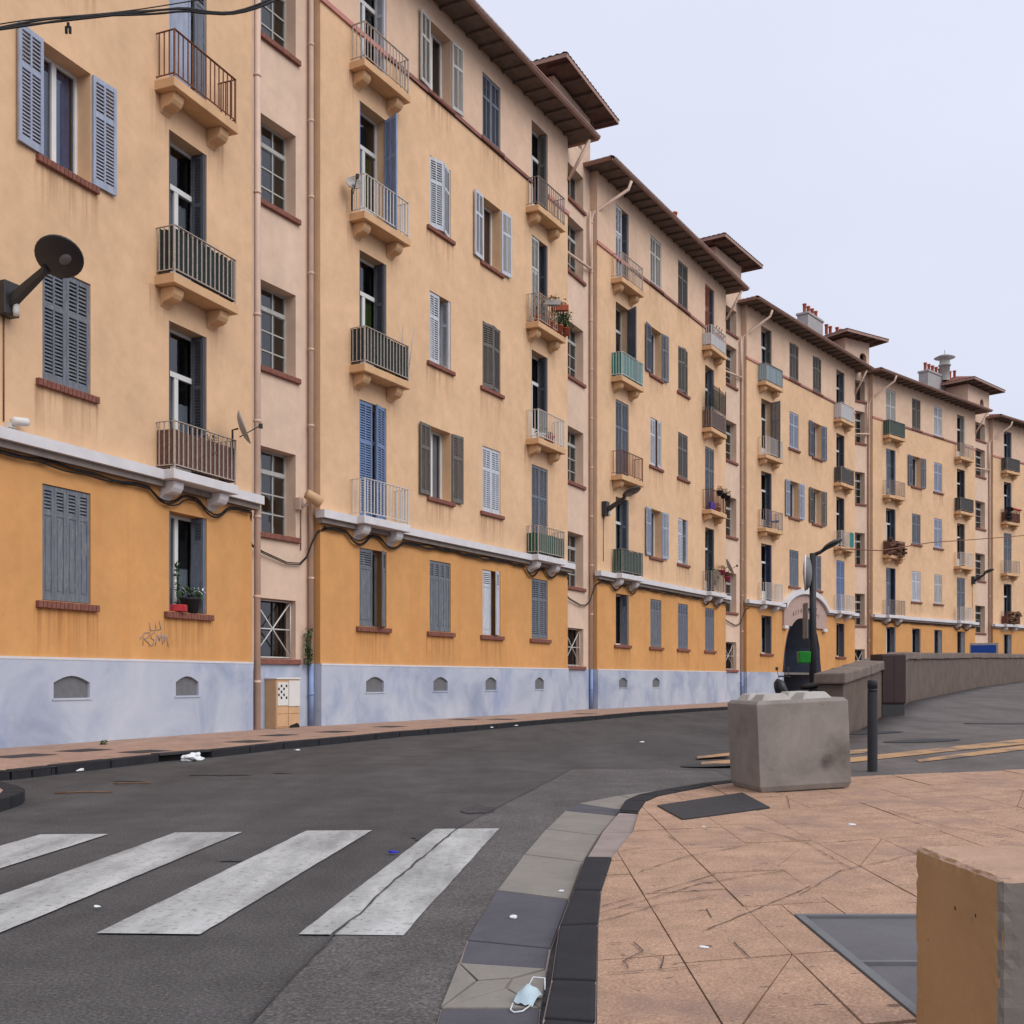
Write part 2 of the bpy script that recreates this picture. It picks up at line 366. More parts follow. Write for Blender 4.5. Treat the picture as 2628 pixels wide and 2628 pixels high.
for p in [[(880, 2390), (1000, 2330), (1090, 2230), (1010, 2250)]]: pass
stain = MB()
def blot(cx_, cy_, rx, ry, z, m, name, parent, n=18):
    ph = [random.uniform(.6, 1.15) for _ in range(n)]
    return sheet(name, [(cx_ + rx * ph[i] * math.cos(2 * math.pi * i / n), cy_ + ry * ph[i] * math.sin(2 * math.pi * i / n)) for i in range(n)], z, m, parent)
for px, py, rx, ry in [(1232, 2080, .16, .30), (1090, 2150, .10, .16), (720, 1985, .12, .05), (330, 2005, .2, .08), (620, 2210, .15, .06), (560, 1990, .35, .10)]:
    x, y = G(px, py); blot(x, y, rx, ry, .006, 'asphalt_dark', 'oil_stain', road)
# side street that climbs to the right
sr = MB(); left = [(2.1, 6), (2.1, 10.6), (6.05, 19), (10.9, 29.7), (18.2, 42.5), (26.3, 55), (42, 76)]; rows = []
for a, b in zip(left, left[1:]):
    for t in range(6): rows.append((a[0] + (b[0] - a[0]) * t / 6, a[1] + (b[1] - a[1]) * t / 6))
rows.append(left[-1]); xs = [0, .8, 2, 4, 6, 9, 14, 22, 34]
for i, (x, y) in enumerate(rows):
    sr.v += [(x + d, y, hs(x + d, y) + .004) for d in xs] + [(x, y, -.06)]
n = len(xs) + 1
for i in range(len(rows) - 1):
    for k_ in range(len(xs) - 1): sr.f.append((i * n + k_, i * n + k_ + 1, (i + 1) * n + k_ + 1, (i + 1) * n + k_)); sr.sm.append(True)
    sr.f.append((i * n + n - 1, i * n, (i + 1) * n, (i + 1) * n + n - 1)); sr.sm.append(False)
side = sr.build('side_street', 'asphalt_side', kind='structure')
def drape(name, pts, dz, m, parent, f=None):
    return MB().quad(*[(x, y, hs(x, y) + dz) for x, y in pts]).build(name, m, parent)
for pl in [[(1800, 1958), (1900, 1950), (2070, 1937), (2250, 1922), (2250, 1931), (2070, 1950), (1900, 1962), (1800, 1966)],
           [(2020, 1960), (2200, 1945), (2440, 1918), (2628, 1898), (2628, 1912), (2440, 1930), (2200, 1957), (2020, 1972)],
           [(2350, 1952), (2500, 1932), (2628, 1915), (2628, 1926), (2500, 1942), (2360, 1958)],
           [(1790, 1943), (1872, 1934), (1872, 1941), (1790, 1949)]]:
    a = [GS(*p) for p in pl]; h_ = len(a) // 2
    b_ = MB(); lo_, hi_ = a[:h_], a[h_:][::-1]
    for i in range(min(len(lo_), len(hi_)) - 1):
        b_.quad(*[(q[0], q[1], max(hs(*q), 0) + .012) for q in (hi_[i], hi_[i + 1], lo_[i + 1], lo_[i])])
    b_.build('yellow_line', 'yellow_paint', side)
def iron_cover(px, py, rx, ry, name, lab):
    x, y = GS(px, py); z = hs(x, y) + .013
    m_ = MB(); n = 22
    v = [(x + rx * math.cos(2 * math.pi * i / n), y + ry * math.sin(2 * math.pi * i / n)) for i in range(n)]
    m_.add([(a, b, hs(a, b) + .012) for a, b in v], [tuple(range(n))]); m_.build(name, 'dark_iron', label=lab, cat='manhole')
iron_cover(1830, 1966, .4, .2, 'manhole_cover', 'dark iron manhole cover by the yellow lines left of the concrete cube')
iron_cover(2365, 1903, .55, .32, 'manhole_cover', 'dark iron manhole cover lying across the yellow lines of the side street')
iron_cover(2240, 1882, .5, .3, 'manhole_cover', 'dark iron manhole cover at the foot of the parapet wall')
iron_cover(2560, 1858, .6, .36, 'manhole_cover', 'dark iron manhole cover higher up the side street')

# ---- right pavement: terracotta slabs, kerb, gutter
KP = [((.02, -6), (.17, -6)), ((.06, 2.2), (.21, 2.2)), ((.09, 3.2), (.245, 3.17)), ((.13, 3.62), (.28, 3.6)), ((.19, 4.41), (.35, 4.44)), ((.29, 5.15), (.42, 5.14)), ((.41, 6.12), (.56, 6.11)),
      ((.6, 7.25), (.80, 7.2)), ((.81, 8.29), (.95, 8.2)), ((.93, 8.98), (1.09, 8.9)), ((1.09, 9.43), (1.24, 9.29)), ((1.37, 9.85), (1.5, 9.7)), ((1.78, 10.4), (1.88, 10.24)), ((2.35, 10.9), (2.42, 10.74))]
edge = [(2.42, 10.74)] + [GS(px, py, .05) for px, py in [(2181, 1994), (2400, 1984), (2628, 1974)]]
e1, e2 = edge[-2], edge[-1]; edge.append((e2[0] + 3.5 * (e2[0] - e1[0]) * 3, e2[1] + 3.5 * (e2[1] - e1[1]) * 3))
inner = [b for a, b in KP]
pavpoly = inner[::-1][::-1] + edge[1:] + [(edge[-1][0], -6)]
pavpoly = [p for p in pavpoly]
if area(pavpoly) < 0: pavpoly = pavpoly[::-1]
def zp(x, y): return .05 + hs(x, y)
pv = MB(); cells = []
for i in range(-1, 28):                                # bed of the slabs
    for j in range(-8, 26):
        q = clip(pavpoly, [(i, j), (i + 1, j), (i + 1, j + 1), (i, j + 1)])
        if len(q) >= 3: pv.add([(x, y, zp(x, y) - .022) for x, y in q], [tuple(range(len(q)))])
pav = pv.build('pavement', 'joint_dirt', kind='structure')
holes = []                                            # rectangles kept free of slabs
cover_q = [G(*p, .05) for p in [(2040, 2356), (2362, 2340), (2700, 2540), (2460, 2760), (2350, 2700)]]
cq = [(1.19, 4.62), (1.19, 2.99), (2.35, 2.99), (2.35, 4.62)]
plate_q = [GS(px, py, .05) for px, py in [(1687, 2070), (1905, 2037), (1976, 2075), (1752, 2106)]]
def inside(p, poly):
    c_ = False
    for i in range(len(poly)):
        (x1, y1), (x2, y2) = poly[i], poly[i - 1]
        if (y1 > p[1]) != (y2 > p[1]) and p[0] < (x2 - x1) * (p[1] - y1) / (y2 - y1) + x1: c_ = not c_
    return c_
def slab(q, name='paving_slab', dz=0, m='paving_terracotta', gap=.004):
    if len(q) < 3 or abs(area(q)) < .006: return
    if area(q) < 0: q = q[::-1]
    cx_ = sum(p[0] for p in q) / len(q); cy_ = sum(p[1] for p in q) / len(q); r_ = math.sqrt(abs(area(q)))
    q = [(cx_ + (x - cx_) * (1 - gap * 2 / r_), cy_ + (y - cy_) * (1 - gap * 2 / r_)) for x, y in q]
    dz += random.uniform(-.0025, .0025); tx, ty = random.uniform(-.004, .004), random.uniform(-.004, .004); n = len(q)
    top = [(x, y, zp(x, y) + dz + tx * (x - cx_) + ty * (y - cy_)) for x, y in q]; bot = [(x, y, zp(x, y) - .03) for x, y in q]
    MB().add(bot + top, [tuple(range(n, 2 * n))] + [(i, (i + 1) % n, n + (i + 1) % n, n + i) for i in range(n)]).build(name, m, pav)
XC = [.2, .61, 1.02, 1.42, 1.86, 2.3, 2.75, 3.2, 3.7, 4.2, 4.8, 5.5, 6.3, 7.2]
for ci in range(len(XC) - 1):
    x0, x1 = XC[ci], XC[ci + 1]; kk = .28
    for j in range(-2, 14):
        st = .82; y0 = 2.32 + j * st + (.0 if ci % 3 else .12)
        q = [(x0, y0 + kk * (x0 - 1)), (x1, y0 + kk * (x1 - 1)), (x1, y0 + st + kk * (x1 - 1)), (x0, y0 + st + kk * (x0 - 1))]
        if y0 > 11.5 or (y0 + .3 * x0 < 2.2) or x0 > .56 * (y0 + 1.6) : continue
        pcs = [q]
        if random.random() < .2 and y0 < 8: pcs = [[q[0], q[1], q[2]], [q[0], q[2], q[3]]]
        elif random.random() < .15: mx_ = [((q[0][0] + q[3][0]) / 2, (q[0][1] + q[3][1]) / 2), ((q[1][0] + q[2][0]) / 2, (q[1][1] + q[2][1]) / 2)]; pcs = [[q[0], q[1], mx_[1], mx_[0]], [mx_[0], mx_[1], q[2], q[3]]]
        for pc in pcs:
            c_ = clip(pavpoly, pc)
            for hole in (cq,):
                if len(c_) >= 3 and x1 > 1.19 and x0 < 2.35 and min(p[1] for p in c_) < 4.62:
                    parts = []
                    parts.append(clip(c_, [(-9, -9), (1.19, -9), (1.19, 30), (-9, 30)])); parts.append(clip(c_, [(2.35, -9), (20, -9), (20, 30), (2.35, 30)]))
                    parts.append(clip(c_, [(1.19, 4.62), (2.35, 4.62), (2.35, 30), (1.19, 30)])); parts.append(clip(c_, [(1.19, -9), (2.35, -9), (2.35, 2.99), (1.19, 2.99)])); c_ = None
                    for p_ in parts: slab(p_)
                    break
            if c_: slab(c_)
def crack_line(pts, wd=.004):                          # cracks through the slabs
    P_ = []
    for a, b in zip(pts, pts[1:]):
        n = max(2, int(math.dist(a, b) / .06))
        for i in range(n): t = i / n; P_.append((a[0] + (b[0] - a[0]) * t + random.uniform(-.005, .005), a[1] + (b[1] - a[1]) * t + random.uniform(-.005, .005)))
    P_.append(pts[-1]); m_ = MB()
    for a, b in zip(P_, P_[1:]):
        l = math.dist(a, b) or 1; nx, ny = -(b[1] - a[1]) / l, (b[0] - a[0]) / l; w0 = wd * random.uniform(.4, 1.2)
        m_.quad(*[(x, y, zp(x, y) + .0065) for x, y in ((a[0] - nx * w0, a[1] - ny * w0), (b[0] - nx * w0, b[1] - ny * w0), (b[0] + nx * w0, b[1] + ny * w0), (a[0] + nx * w0, a[1] + ny * w0))])
    m_.build('crack', 'joint_dirt', pav)
for ln in [[(1560, 2424), (1628, 2421), (1650, 2445), (1600, 2470), (1612, 2490)], [(1650, 2448), (1702, 2458), (1695, 2490)], [(1545, 2328), (1680, 2292), (1836, 2246)], [(1545, 2345), (1800, 2270), (2020, 2235)], [(1530, 2370), (1690, 2325), (1840, 2300)],
           [(1712, 2145), (1735, 2158)], [(1600, 2185), (1660, 2175)], [(2020, 2043), (2026, 2075)], [(1810, 2335), (1826, 2358)], [(1880, 2420), (1925, 2462)], [(2050, 2300), (2160, 2235), (2360, 2190)], [(1800, 2395), (1930, 2342), (2083, 2276)], [(1560, 2500), (1700, 2492), (1800, 2480)], [(1900, 2120), (2060, 2160), (2200, 2240)], [(2280, 2080), (2420, 2120), (2600, 2150)], [(1640, 2240), (1760, 2200), (1900, 2175)]]:
    crack_line([GS(px, py, .05) for px, py in ln], .003)
# the metal-framed chamber cover
cov = MB(); fr = MB()
x0, x1, y0, y1 = 1.195, 2.345, 2.995, 4.615
zc = .046
for a in [(x0, x0 + .035, y0, y1), (x1 - .035, x1, y0, y1), (x0 + .035, x1 - .035, y1 - .035, y1), (x0 + .035, x1 - .035, y0, y0 + .035), (x0 + .035, x1 - .035, 3.83, 3.855)]: fr.box(a[0], a[1], a[2], a[3], .0, zc + .012)
cover = fr.build('chamber_cover', 'vent_grey', label='large steel framed chamber cover with concrete panels beside the ochre block', cat='cover')
for ya, yb in [(y0 + .04, 3.824), (3.862, y1 - .04)]: MB().box(x0 + .041, x1 - .041, ya, yb, .0, zc).build('cover_panel', 'cover_concrete', cover, bevel=.006)
zz = [zp(*p) + .012 for p in plate_q]
MB().add([(p[0], p[1], z - .02) for p, z in zip(plate_q, zz)] + [(p[0], p[1], z) for p, z in zip(plate_q, zz)], [(4, 5, 6, 7), (7, 6, 5, 4)][:1] + [(0, 1, 5, 4), (1, 2, 6, 5), (2, 3, 7, 6), (3, 0, 4, 7)]).build('access_plate', 'dark_iron', label='flat black iron access plate in the pavement before the concrete cube', cat='cover')

def stone_quad(name, q, z0, z1, m, parent, bevel=.012, gap=.006):
    if area(q) < 0: q = q[::-1]
    cx_ = sum(p[0] for p in q) / len(q); cy_ = sum(p[1] for p in q) / len(q)
    q = [(p[0] - gap * (1 if p[0] > cx_ else -1) * 0 + 0, p[1]) for p in q]
    q2 = []
    for p in q:
        d = math.hypot(p[0] - cx_, p[1] - cy_) or 1; k_ = 1 - gap / d; q2.append((cx_ + (p[0] - cx_) * k_, cy_ + (p[1] - cy_) * k_))
    n = len(q2); zt = (lambda p: z1(p)) if callable(z1) else (lambda p: z1)
    m_ = MB().add([(p[0], p[1], z0) for p in q2] + [(p[0], p[1], zt(p)) for p in q2], [tuple(range(n - 1, -1, -1)), tuple(range(n, 2 * n))] + [(i, (i + 1) % n, n + (i + 1) % n, n + i) for i in range(n)])
    return m_.build(name, m, parent, bevel=bevel, seg=2)
kerb = MB()
for i in range(len(KP) - 1): kerb.quad(*[(p[0], p[1], .046 + hs(*p) if i not in (6, 7) else .02) for p in (KP[i][0], KP[i][1], KP[i + 1][1], KP[i + 1][0])])
kerb = kerb.build('kerb', 'kerb_pale', kind='structure')
for i in range(len(KP) - 1):
    (a, b), (c_, d_) = KP[i], KP[i + 1]; pale = i in (6, 7)
    q = [a, b, d_, c_]
    if pale: q = [a, (b[0] + .1, b[1]), (d_[0] + .1, d_[1]), c_]
    nn = 5 if i == 0 else (2 if math.dist(a, c_) > 1.0 and not pale else 1)
    for t in range(nn):
        f0, f1 = t / nn, (t + 1) / nn; lp = lambda u, v, f_: (u[0] + (v[0] - u[0]) * f_, u[1] + (v[1] - u[1]) * f_)
        stone_quad('kerb_stone', [lp(q[0], q[3], f0), lp(q[1], q[2], f0), lp(q[1], q[2], f1), lp(q[0], q[3], f1)], -.03, (lambda p: .035 + hs(*p)) if pale else (lambda p: .058 + hs(*p)), 'kerb_pale' if pale else 'kerb_stone', kerb, .004 if pale else .012, .011)
GL = [(-.24, -3), (-.235, 2.6), (-.225, 3.44), (-.195, 3.98), (-.18, 4.33), (-.075, 5.36), (.07, 6.46), (.235, 7.55), (.42, 8.6), (.55, 9.1), (.95, 9.72), (1.3, 10.1)]
GR = [(.0, -3), (.045, 2.6), (.09, 3.44), (.125, 3.9), (.15, 4.2), (.27, 5.14), (.405, 6.2), (.58, 7.25), (.79, 8.28), (.88, 8.65), (1.06, 9.44), (1.36, 9.88)]
GM = ['gutter_dark', 'gutter_dark', 'gutter_pale', 'gutter_dark', 'gutter_dark', 'gutter_pale', 'gutter_pale', 'gutter_pale', 'gutter_dark', 'gutter_pale', 'gutter_pale']
gut = MB()
for i in range(len(GL) - 1): gut.quad((*GL[i], .0065), (*GR[i], .0065), (*GR[i + 1], .0065), (*GL[i + 1], .0065))
gut = gut.build('gutter', 'kerb_pale', kind='structure')
for i in range(len(GL) - 1):
    q = [GL[i], GR[i], GR[i + 1], GL[i + 1]]
    if i == 2:                                        # the broken slab
        a, b, c_, d_ = q; mid = (-.02, 3.66)
        for tri in ([a, b, mid], [b, c_, (.0, 3.78), mid], [(.0, 3.78), c_, d_, (-.12, 3.75)], [a, mid, (.0, 3.78), (-.12, 3.75)], [a, (-.12, 3.75), d_]):
            stone_quad('gutter_slab', tri, -.02, .012 + random.uniform(0, .006), GM[i], gut, .003, .006)
    else: stone_quad('gutter_slab', q, -.02, .014, GM[i], gut, .003, .012)

# ---- pavement along the houses
KL = [(-9.5, 12.1), (-6.2, 11.25), (-5.5, 11.12), (-5.22, 11.3), (-5.08, 11.7)] + [G(px, py, .1) for px, py in [(146, 1965), (274, 1951), (390, 1938), (561, 1924), (656, 1913.6), (741, 1904.5), (828, 1897), (966, 1883.6), (1030, 1877), (1150, 1868.6), (1253, 1860), (1351, 1851.5), (1528, 1838), (1640, 1828), (1779, 1819), (1870, 1814)]] + [(11.3, 43.4), (15.5, 49.5), (21, 55.5), (27.5, 61.3), (40, 71.5)]
fw = MB(); inn = offset_line(KL, -.14)
back = [(60, 90), (-30, 90), (-30, 13)]
poly = inn + back
if area(poly) < 0: poly = poly[::-1]
fw.prism(poly, -.04, .1)
fpav = fw.build('far_pavement', 'paving_far', kind='structure')
kl = offset_line(KL, 0)
kfar = MB(); rs_o = resample(KL[:6], .3) + resample(KL[5:], .93)[1:]; rs_i = offset_line(rs_o, -.15)
for i in range(len(rs_o) - 1): kfar.quad((*rs_o[i], .092 if i < 16 or math.dist(rs_o[i], G(430, 1945, .05)) > 1.1 else -.01), (*rs_i[i], .092 if i < 16 or math.dist(rs_o[i], G(430, 1945, .05)) > 1.1 else -.01), (*rs_i[i + 1], .092 if math.dist(rs_o[i], G(430, 1945, .05)) > 1.1 else -.01), (*rs_o[i + 1], .092 if math.dist(rs_o[i], G(430, 1945, .05)) > 1.1 else -.01))
kfar = kfar.build('kerb', 'kerb_pale', kind='structure')
dr0 = G(430, 1945, .05)
for i in range(len(rs_o) - 1):
    mid = ((rs_o[i][0] + rs_o[i + 1][0]) / 2, (rs_o[i][1] + rs_o[i + 1][1]) / 2)
    if math.dist(mid, dr0) < .44:                     # the gully opening
        q = [rs_o[i], rs_i[i], rs_i[i + 1], rs_o[i + 1]]
        stone_quad('gully_lintel', q, .082, .112, 'dark_iron', kfar, .004)
        stone_quad('gully_back', [offset_line(rs_o, -.1)[i], offset_line(rs_o, -.136)[i], offset_line(rs_o, -.136)[i + 1], offset_line(rs_o, -.1)[i + 1]], -.05, .08, 'black_cable', kfar, 0, 0); continue  # black plate: the darkness inside the opening is put into its colour
    stone_quad('kerb_stone', [rs_o[i], rs_i[i], rs_i[i + 1], rs_o[i + 1]], -.03, .104 + random.uniform(-.004, .004), 'kerb_stone', kfar, .012, .014)
for px, py, wx, wy in [(60, 1940, .45, .35), (215, 1926, .45, .3), (372, 1929, .42, .3), (717, 1887, .42, .3), (860, 1878, .5, .3), (1000, 1865, .5, .3), (1190, 1846, .6, .3), (1290, 1846, .6, .3), (1500, 1832, .6, .3), (640, 1903, .5, .3)]:
    x, y = G(px, py, .1); d = (.42, .9); e = (.9, -.42)
    sheet('pavement_patch', [(x + d[0] * s1 * wy + e[0] * s2 * wx * .5, y + d[1] * s1 * wy + e[1] * s2 * wx * .5) for s1, s2 in ((-1, -1), (-1, 1), (1, 1), (1, -1))], .1035, 'asphalt_dark', fpav)
# pavement nose at the corner on the left
NO = [(-4.04, -6), (-4.04, 3), (-4.04, 8.55), (-4.06, 9.0), (-4.16, 9.36), (-4.42, 9.76), (-4.85, 10.25), (-5.5, 10.75), (-9, 11.6)]
ni = offset_line(NO, -.16)
pl = ni + [(-20, 11.6), (-20, -6)]
if area(pl) < 0: pl = pl[::-1]
nose = MB().prism(pl, -.04, .1).build('corner_pavement', 'paving_far', kind='structure')
no_ = resample(NO[2:], .3); ni_ = offset_line(no_, -.18)
for i in range(len(no_) - 1): stone_quad('kerb_stone', [no_[i], ni_[i], ni_[i + 1], no_[i + 1]], -.03, .106, 'kerb_stone', nose, .014, .008)
no_ = resample(NO[:3], 1.0); ni_ = offset_line(no_, -.18)
for i in range(len(no_) - 1): stone_quad('kerb_stone', [no_[i], ni_[i], ni_[i + 1], no_[i + 1]], -.03, .106, 'kerb_stone', nose, .014, .008)
# ------------------------------------------------------------------ the terrace
# level of things in metres above the road
ZP, ZG0, ZG1, ZS, ST = 1.365, 2.19, 3.87, 4.48, 3.2           # plinth top, ground windows, string course top, storey
WT, WB = 7.05, 5.37                                            # first floor window top and bottom
EAVE = 17.2
COLS = dict(A=(1.33, 2.33), B=(4.1, 5.05), C=(6.6, 7.55), D=(9.34, 10.34))
LREF = 11.67
# wall corners (left, right) in plan
BLK = {1: ((-9.22, 9.58), (-4.868, 20.407)), 2: ((-3.8995, 22.192), (1.6576, 32.456)), 3: ((2.7013, 34.584), (8.8318, 45.0765)),
       4: ((10.0992, 46.973), (17.8581, 56.821)), 5: ((19.055, 57.618), (27.951, 65.822)), 6: ((29.8175, 67.624), (38.9, 74.93))}

def louvre_leaf(wd, h):
    m = MB(); t = .035; sw = .055; zr = h * .655
    m.box(0, sw, 0, t, 0, h); m.box(wd - sw, wd, 0, t, 0, h)
    for z0, z1 in ((0, .09), (zr - .035, zr + .035), (h - .075, h)): m.box(sw, wd - sw, .002, t - .002, z0, z1)
    cxs = [(sw, wd - sw)]
    if wd > .38: c_ = wd / 2; m.box(c_ - .016, c_ + .016, .003, t - .003, .09, h - .075); cxs = [(sw, c_ - .016), (c_ + .016, wd - sw)]
    for a, b in ((.09, zr - .035), (zr + .035, h - .075)):
        n = max(2, int((b - a) / .052))
        for i in range(n):
            z = a + (i + .5) * (b - a) / n
            for x0, x1 in cxs: m.add([(x0, .004, z - .022), (x1, .004, z - .022), (x1, .03, z + .014), (x0, .03, z + .014), (x0, .008, z - .028), (x1, .008, z - .028), (x1, .034, z + .008), (x0, .034, z + .008)], [(0, 1, 2, 3), (7, 6, 5, 4), (0, 4, 5, 1), (2, 6, 7, 3)])
    return m
def panel_leaf(wd, h):
    m = MB(); t = .035; sw = .045; z1 = h * .74
    m.box(0, sw, 0, t, 0, h); m.box(wd - sw, wd, 0, t, 0, h)
    for a, b in ((0, .1), (z1, z1 + .06), (h - .07, h)): m.box(sw, wd - sw, .002, t - .002, a, b)
    m.box(sw, wd - sw, .012, t - .008, .1, z1)
    if wd - 2 * sw > .1: m.box(sw + .03, wd - sw - .03, .004, .012, .14, z1 - .04)
    n = max(3, int((h - .07 - z1 - .06) / .048))
    for i in range(n):
        z = z1 + .06 + (i + .5) * (h - .13 - z1) / n
        m.add([(sw, .004, z - .02), (wd - sw, .004, z - .02), (wd - sw, .03, z + .014), (sw, .03, z + .014), (sw, .008, z - .026), (wd - sw, .008, z - .026), (wd - sw, .034, z + .008), (sw, .034, z + .008)], [(0, 1, 2, 3), (7, 6, 5, 4), (0, 4, 5, 1), (2, 6, 7, 3)])
    return m
def leaf(kind, wd, h, colr):
    key = ('leaf', kind, round(wd, 3), round(h, 3), colr)
    return cached(key, lambda: (louvre_leaf if kind == 'louvre' else panel_leaf)(wd, h).mesh('shutter', 'shutter_' + colr))
def put_leaf(parent, kind, wd, h, colr, loc, ang=0, flip=False):
    o = ob('shutter', leaf(kind, wd, h, colr), parent, loc, ang)
    if flip: o.scale.x = -1
    return o

def window_frame(wd, h, door=False, mid=True, fw=.055):
    m = MB(); y0, y1 = 0, .06
    m.box(0, fw, y0, y1, 0, h); m.box(wd - fw, wd, y0, y1, 0, h); m.box(fw, wd - fw, y0 + .002, y1 - .002, h - fw, h); m.box(fw, wd - fw, y0 + .002, y1 - .002, 0, fw)
    panes = []
    if door:
        zt = h * .68; m.box(fw, wd - fw, y0 - .012, y1, zt, zt + .09); c_ = wd / 2; m.box(c_ - .05, c_ + .05, y0 - .006, y1, fw, zt)
        m.box(fw, c_ - .05, y0 + .004, y1 - .004, fw, .5); m.box(c_ + .05, wd - fw, y0 + .004, y1 - .004, fw, .5)
        panes = [(fw, c_ - .05, .5, zt), (c_ + .05, wd - fw, .5, zt), (fw, wd - fw, zt + .09, h - fw)]
    else:
        c_ = wd / 2; m.box(c_ - .045, c_ + .045, y0 - .006, y1, fw, h - fw); panes = [(fw, c_ - .045, fw, h - fw), (c_ + .045, wd - fw, fw, h - fw)]
    return m, panes
def pane(parent, x0, x1, z0, z1, y):
    key = ('pane', round(x1 - x0, 3), round(z1 - z0, 3))
    return ob('pane', cached(key, lambda: MB().quad((0, 0, 0), (x1 - x0, 0, 0), (x1 - x0, 0, z1 - z0), (0, 0, z1 - z0)).mesh('pane', 'glass')), parent, (x0, y, z0))
def curtain(parent, wd, h, m, y=.1, z0=.05, x0=.04):
    c_ = MB(); n = 24; v = []
    for i in range(n + 1): x = x0 + (wd - 2 * x0) * i / n; yy = y + .018 * math.sin(i * 1.9); v += [(x, yy, z0), (x, yy, h - .05)]
    c_.add(v, [(2 * i, 2 * i + 2, 2 * i + 3, 2 * i + 1) for i in range(n)], None, True); c_.build('curtain', m, parent)
DEP = .26
def sill(parent, wd, bricks, z=0):
    if bricks:
        n = max(6, int((wd + .26) / .078)); st = (wd + .26) / n
        me = cached(('brick', round(st, 3)), lambda: MB().box(.004, st - .004, -.07, .2, -.115, -.012).mesh('brick', 'brick_red', .006))
        MB().box(-.125, wd + .125, -.045, .2, -.11, -.02).build('sill', 'brick_mortar', parent)
        for i in range(n): ob('brick', me, parent, (-.13 + i * st, 0, z))
    else:
        me = cached(('sill', round(wd, 2)), lambda: MB().box(-.13, wd + .13, -.07, .2, -.105, -.008).mesh('sill', 'brick_red', .01))
        ob('sill', me, parent, (0, 0, z))
def window(b, u0, u1, z0, z1, st, bricks=False, nosill=False):
    """st: state dict"""
    wd, h = u1 - u0, z1 - z0; kind = st.get('k', 'closed'); c_ = st.get('c', 'grey'); door = st.get('door', False)
    fm = st.get('f', 'white_frame'); key = ('frame', round(wd, 3), round(h, 3), door, fm); mb, ps = window_frame(wd, h, door)
    me = cached(key, lambda: mb.mesh('window', fm))
    w_ = ob('balcony_door' if door else 'window', me, b, (u0, 0, z0))
    # the frame sits DEP inside the wall; children use the opening's own front plane
    w_.location.y = DEP
    off = -DEP
    for p in ps: pane(w_, p[0], p[1], p[2], p[3], .03)
    if st.get('cur'): curtain(w_, wd, h * st.get('ch', 1), st['cur'])
    lk = st.get('lk', 'louvre'); hl = h - .02
    if kind == 'closed':
        n = 4 if lk == 'panel' else 2; lw = (wd - .01) / n
        for i in range(n): put_leaf(w_, lk, lw - .006, hl, c_, (.005 + i * lw + .003, off + .02, .01))
    elif kind == 'ajar':                                   # right leaf stands out a little, or the left when st['side'] == 'l'
        lw = (wd - .01) / 2; a = st.get('a', 25)
        put_leaf(w_, lk, lw - .006, hl, c_, (.008, off + .02, .01), R(-a) if st.get('side') in ('l', 'b') else 0)
        o = put_leaf(w_, lk, lw - .006, hl, st.get('c2', c_), (wd - .008, off + .02, .01), R(a) if st.get('side', 'r') in ('r', 'b') else 0, True)
    elif kind == 'gap':                                    # left leaf closed, right one turned in
        lw = (wd - .01) / 2
        put_leaf(w_, lk, lw + .08, hl, c_, (.008, off + .015, .01)); put_leaf(w_, lk, lw - .2, hl, st.get('c2', c_), (wd - .008, off + .02, .01), 0, True)
    elif kind == 'open':
        lw = wd / 2
        put_leaf(w_, lk, lw, hl, c_, (-.015, off - .042, .01), R(st.get('al', 5)), True)
        put_leaf(w_, lk, lw, hl, c_, (wd + .015, off - .042, .01), R(-st.get('ar', 5)))
    elif kind == 'fold':                                   # leaves folded back against the reveals
        lw = .235
        o = put_leaf(w_, lk, lw, hl, c_, (.012, off + .015, .01), R(90), True); o.rotation_euler.z = R(-90)
        o = put_leaf(w_, lk, lw, hl, c_, (wd - .012, off + .015, .01), R(90))
        o = put_leaf(w_, lk, lw, hl, c_, (wd - .055, off + .012, .01), R(93))
    elif kind == 'slit':                                   # both leaves half folded, dark between
        put_leaf(w_, lk, wd * .3, hl, c_, (.008, off + .03, .01), R(12)); put_leaf(w_, lk, wd * .3, hl, c_, (wd - .008, off + .03, .01), R(-12), True)
    elif kind == 'half':                                   # left leaf shut, right folded
        put_leaf(w_, lk, wd * .48, hl, c_, (.008, off + .02, .01)); put_leaf(w_, lk, .235, hl, st.get('c2', c_), (wd - .012, off + .015, .01), R(90)); put_leaf(w_, lk, .235, hl, st.get('c2', c_), (wd - .055, off + .012, .01), R(92))
    elif kind == 'rhalf':                                  # right leaf pushed half out
        put_leaf(w_, lk, .235, hl, c_, (.012, off + .015, .01), R(-90), True); put_leaf(w_, lk, wd * .46, hl, c_, (wd - .008, off + .02, .01), R(st.get('a', 38)), True)
    if kind in ('fold', 'open', 'half') and not st.get('cur') and random.random() < .55: curtain(w_, wd, h * random.choice((1, .66, .45)), 'curtain_white', .14)
    if not nosill:
        me = cached(('streak', round(wd, 2)), lambda: MB().quad((-.16, -.0035, -1.0), (wd + .16, -.0035, -1.0), (wd + .16, -.0035, -.1), (-.16, -.0035, -.1)).mesh('rain_streak', 'rain_streak'))
        if random.random() < .8: ob('rain_streak', me, w_, (0, off, 0))
    if not nosill and not door:
        sl_ = MB(); sill_parent = w_
        n0 = len(COL.objects); sill(w_, wd, bricks)
        for ch in w_.children:
            if ch.name.split('.')[0] in ('sill', 'brick'): ch.location.y += off
    return w_

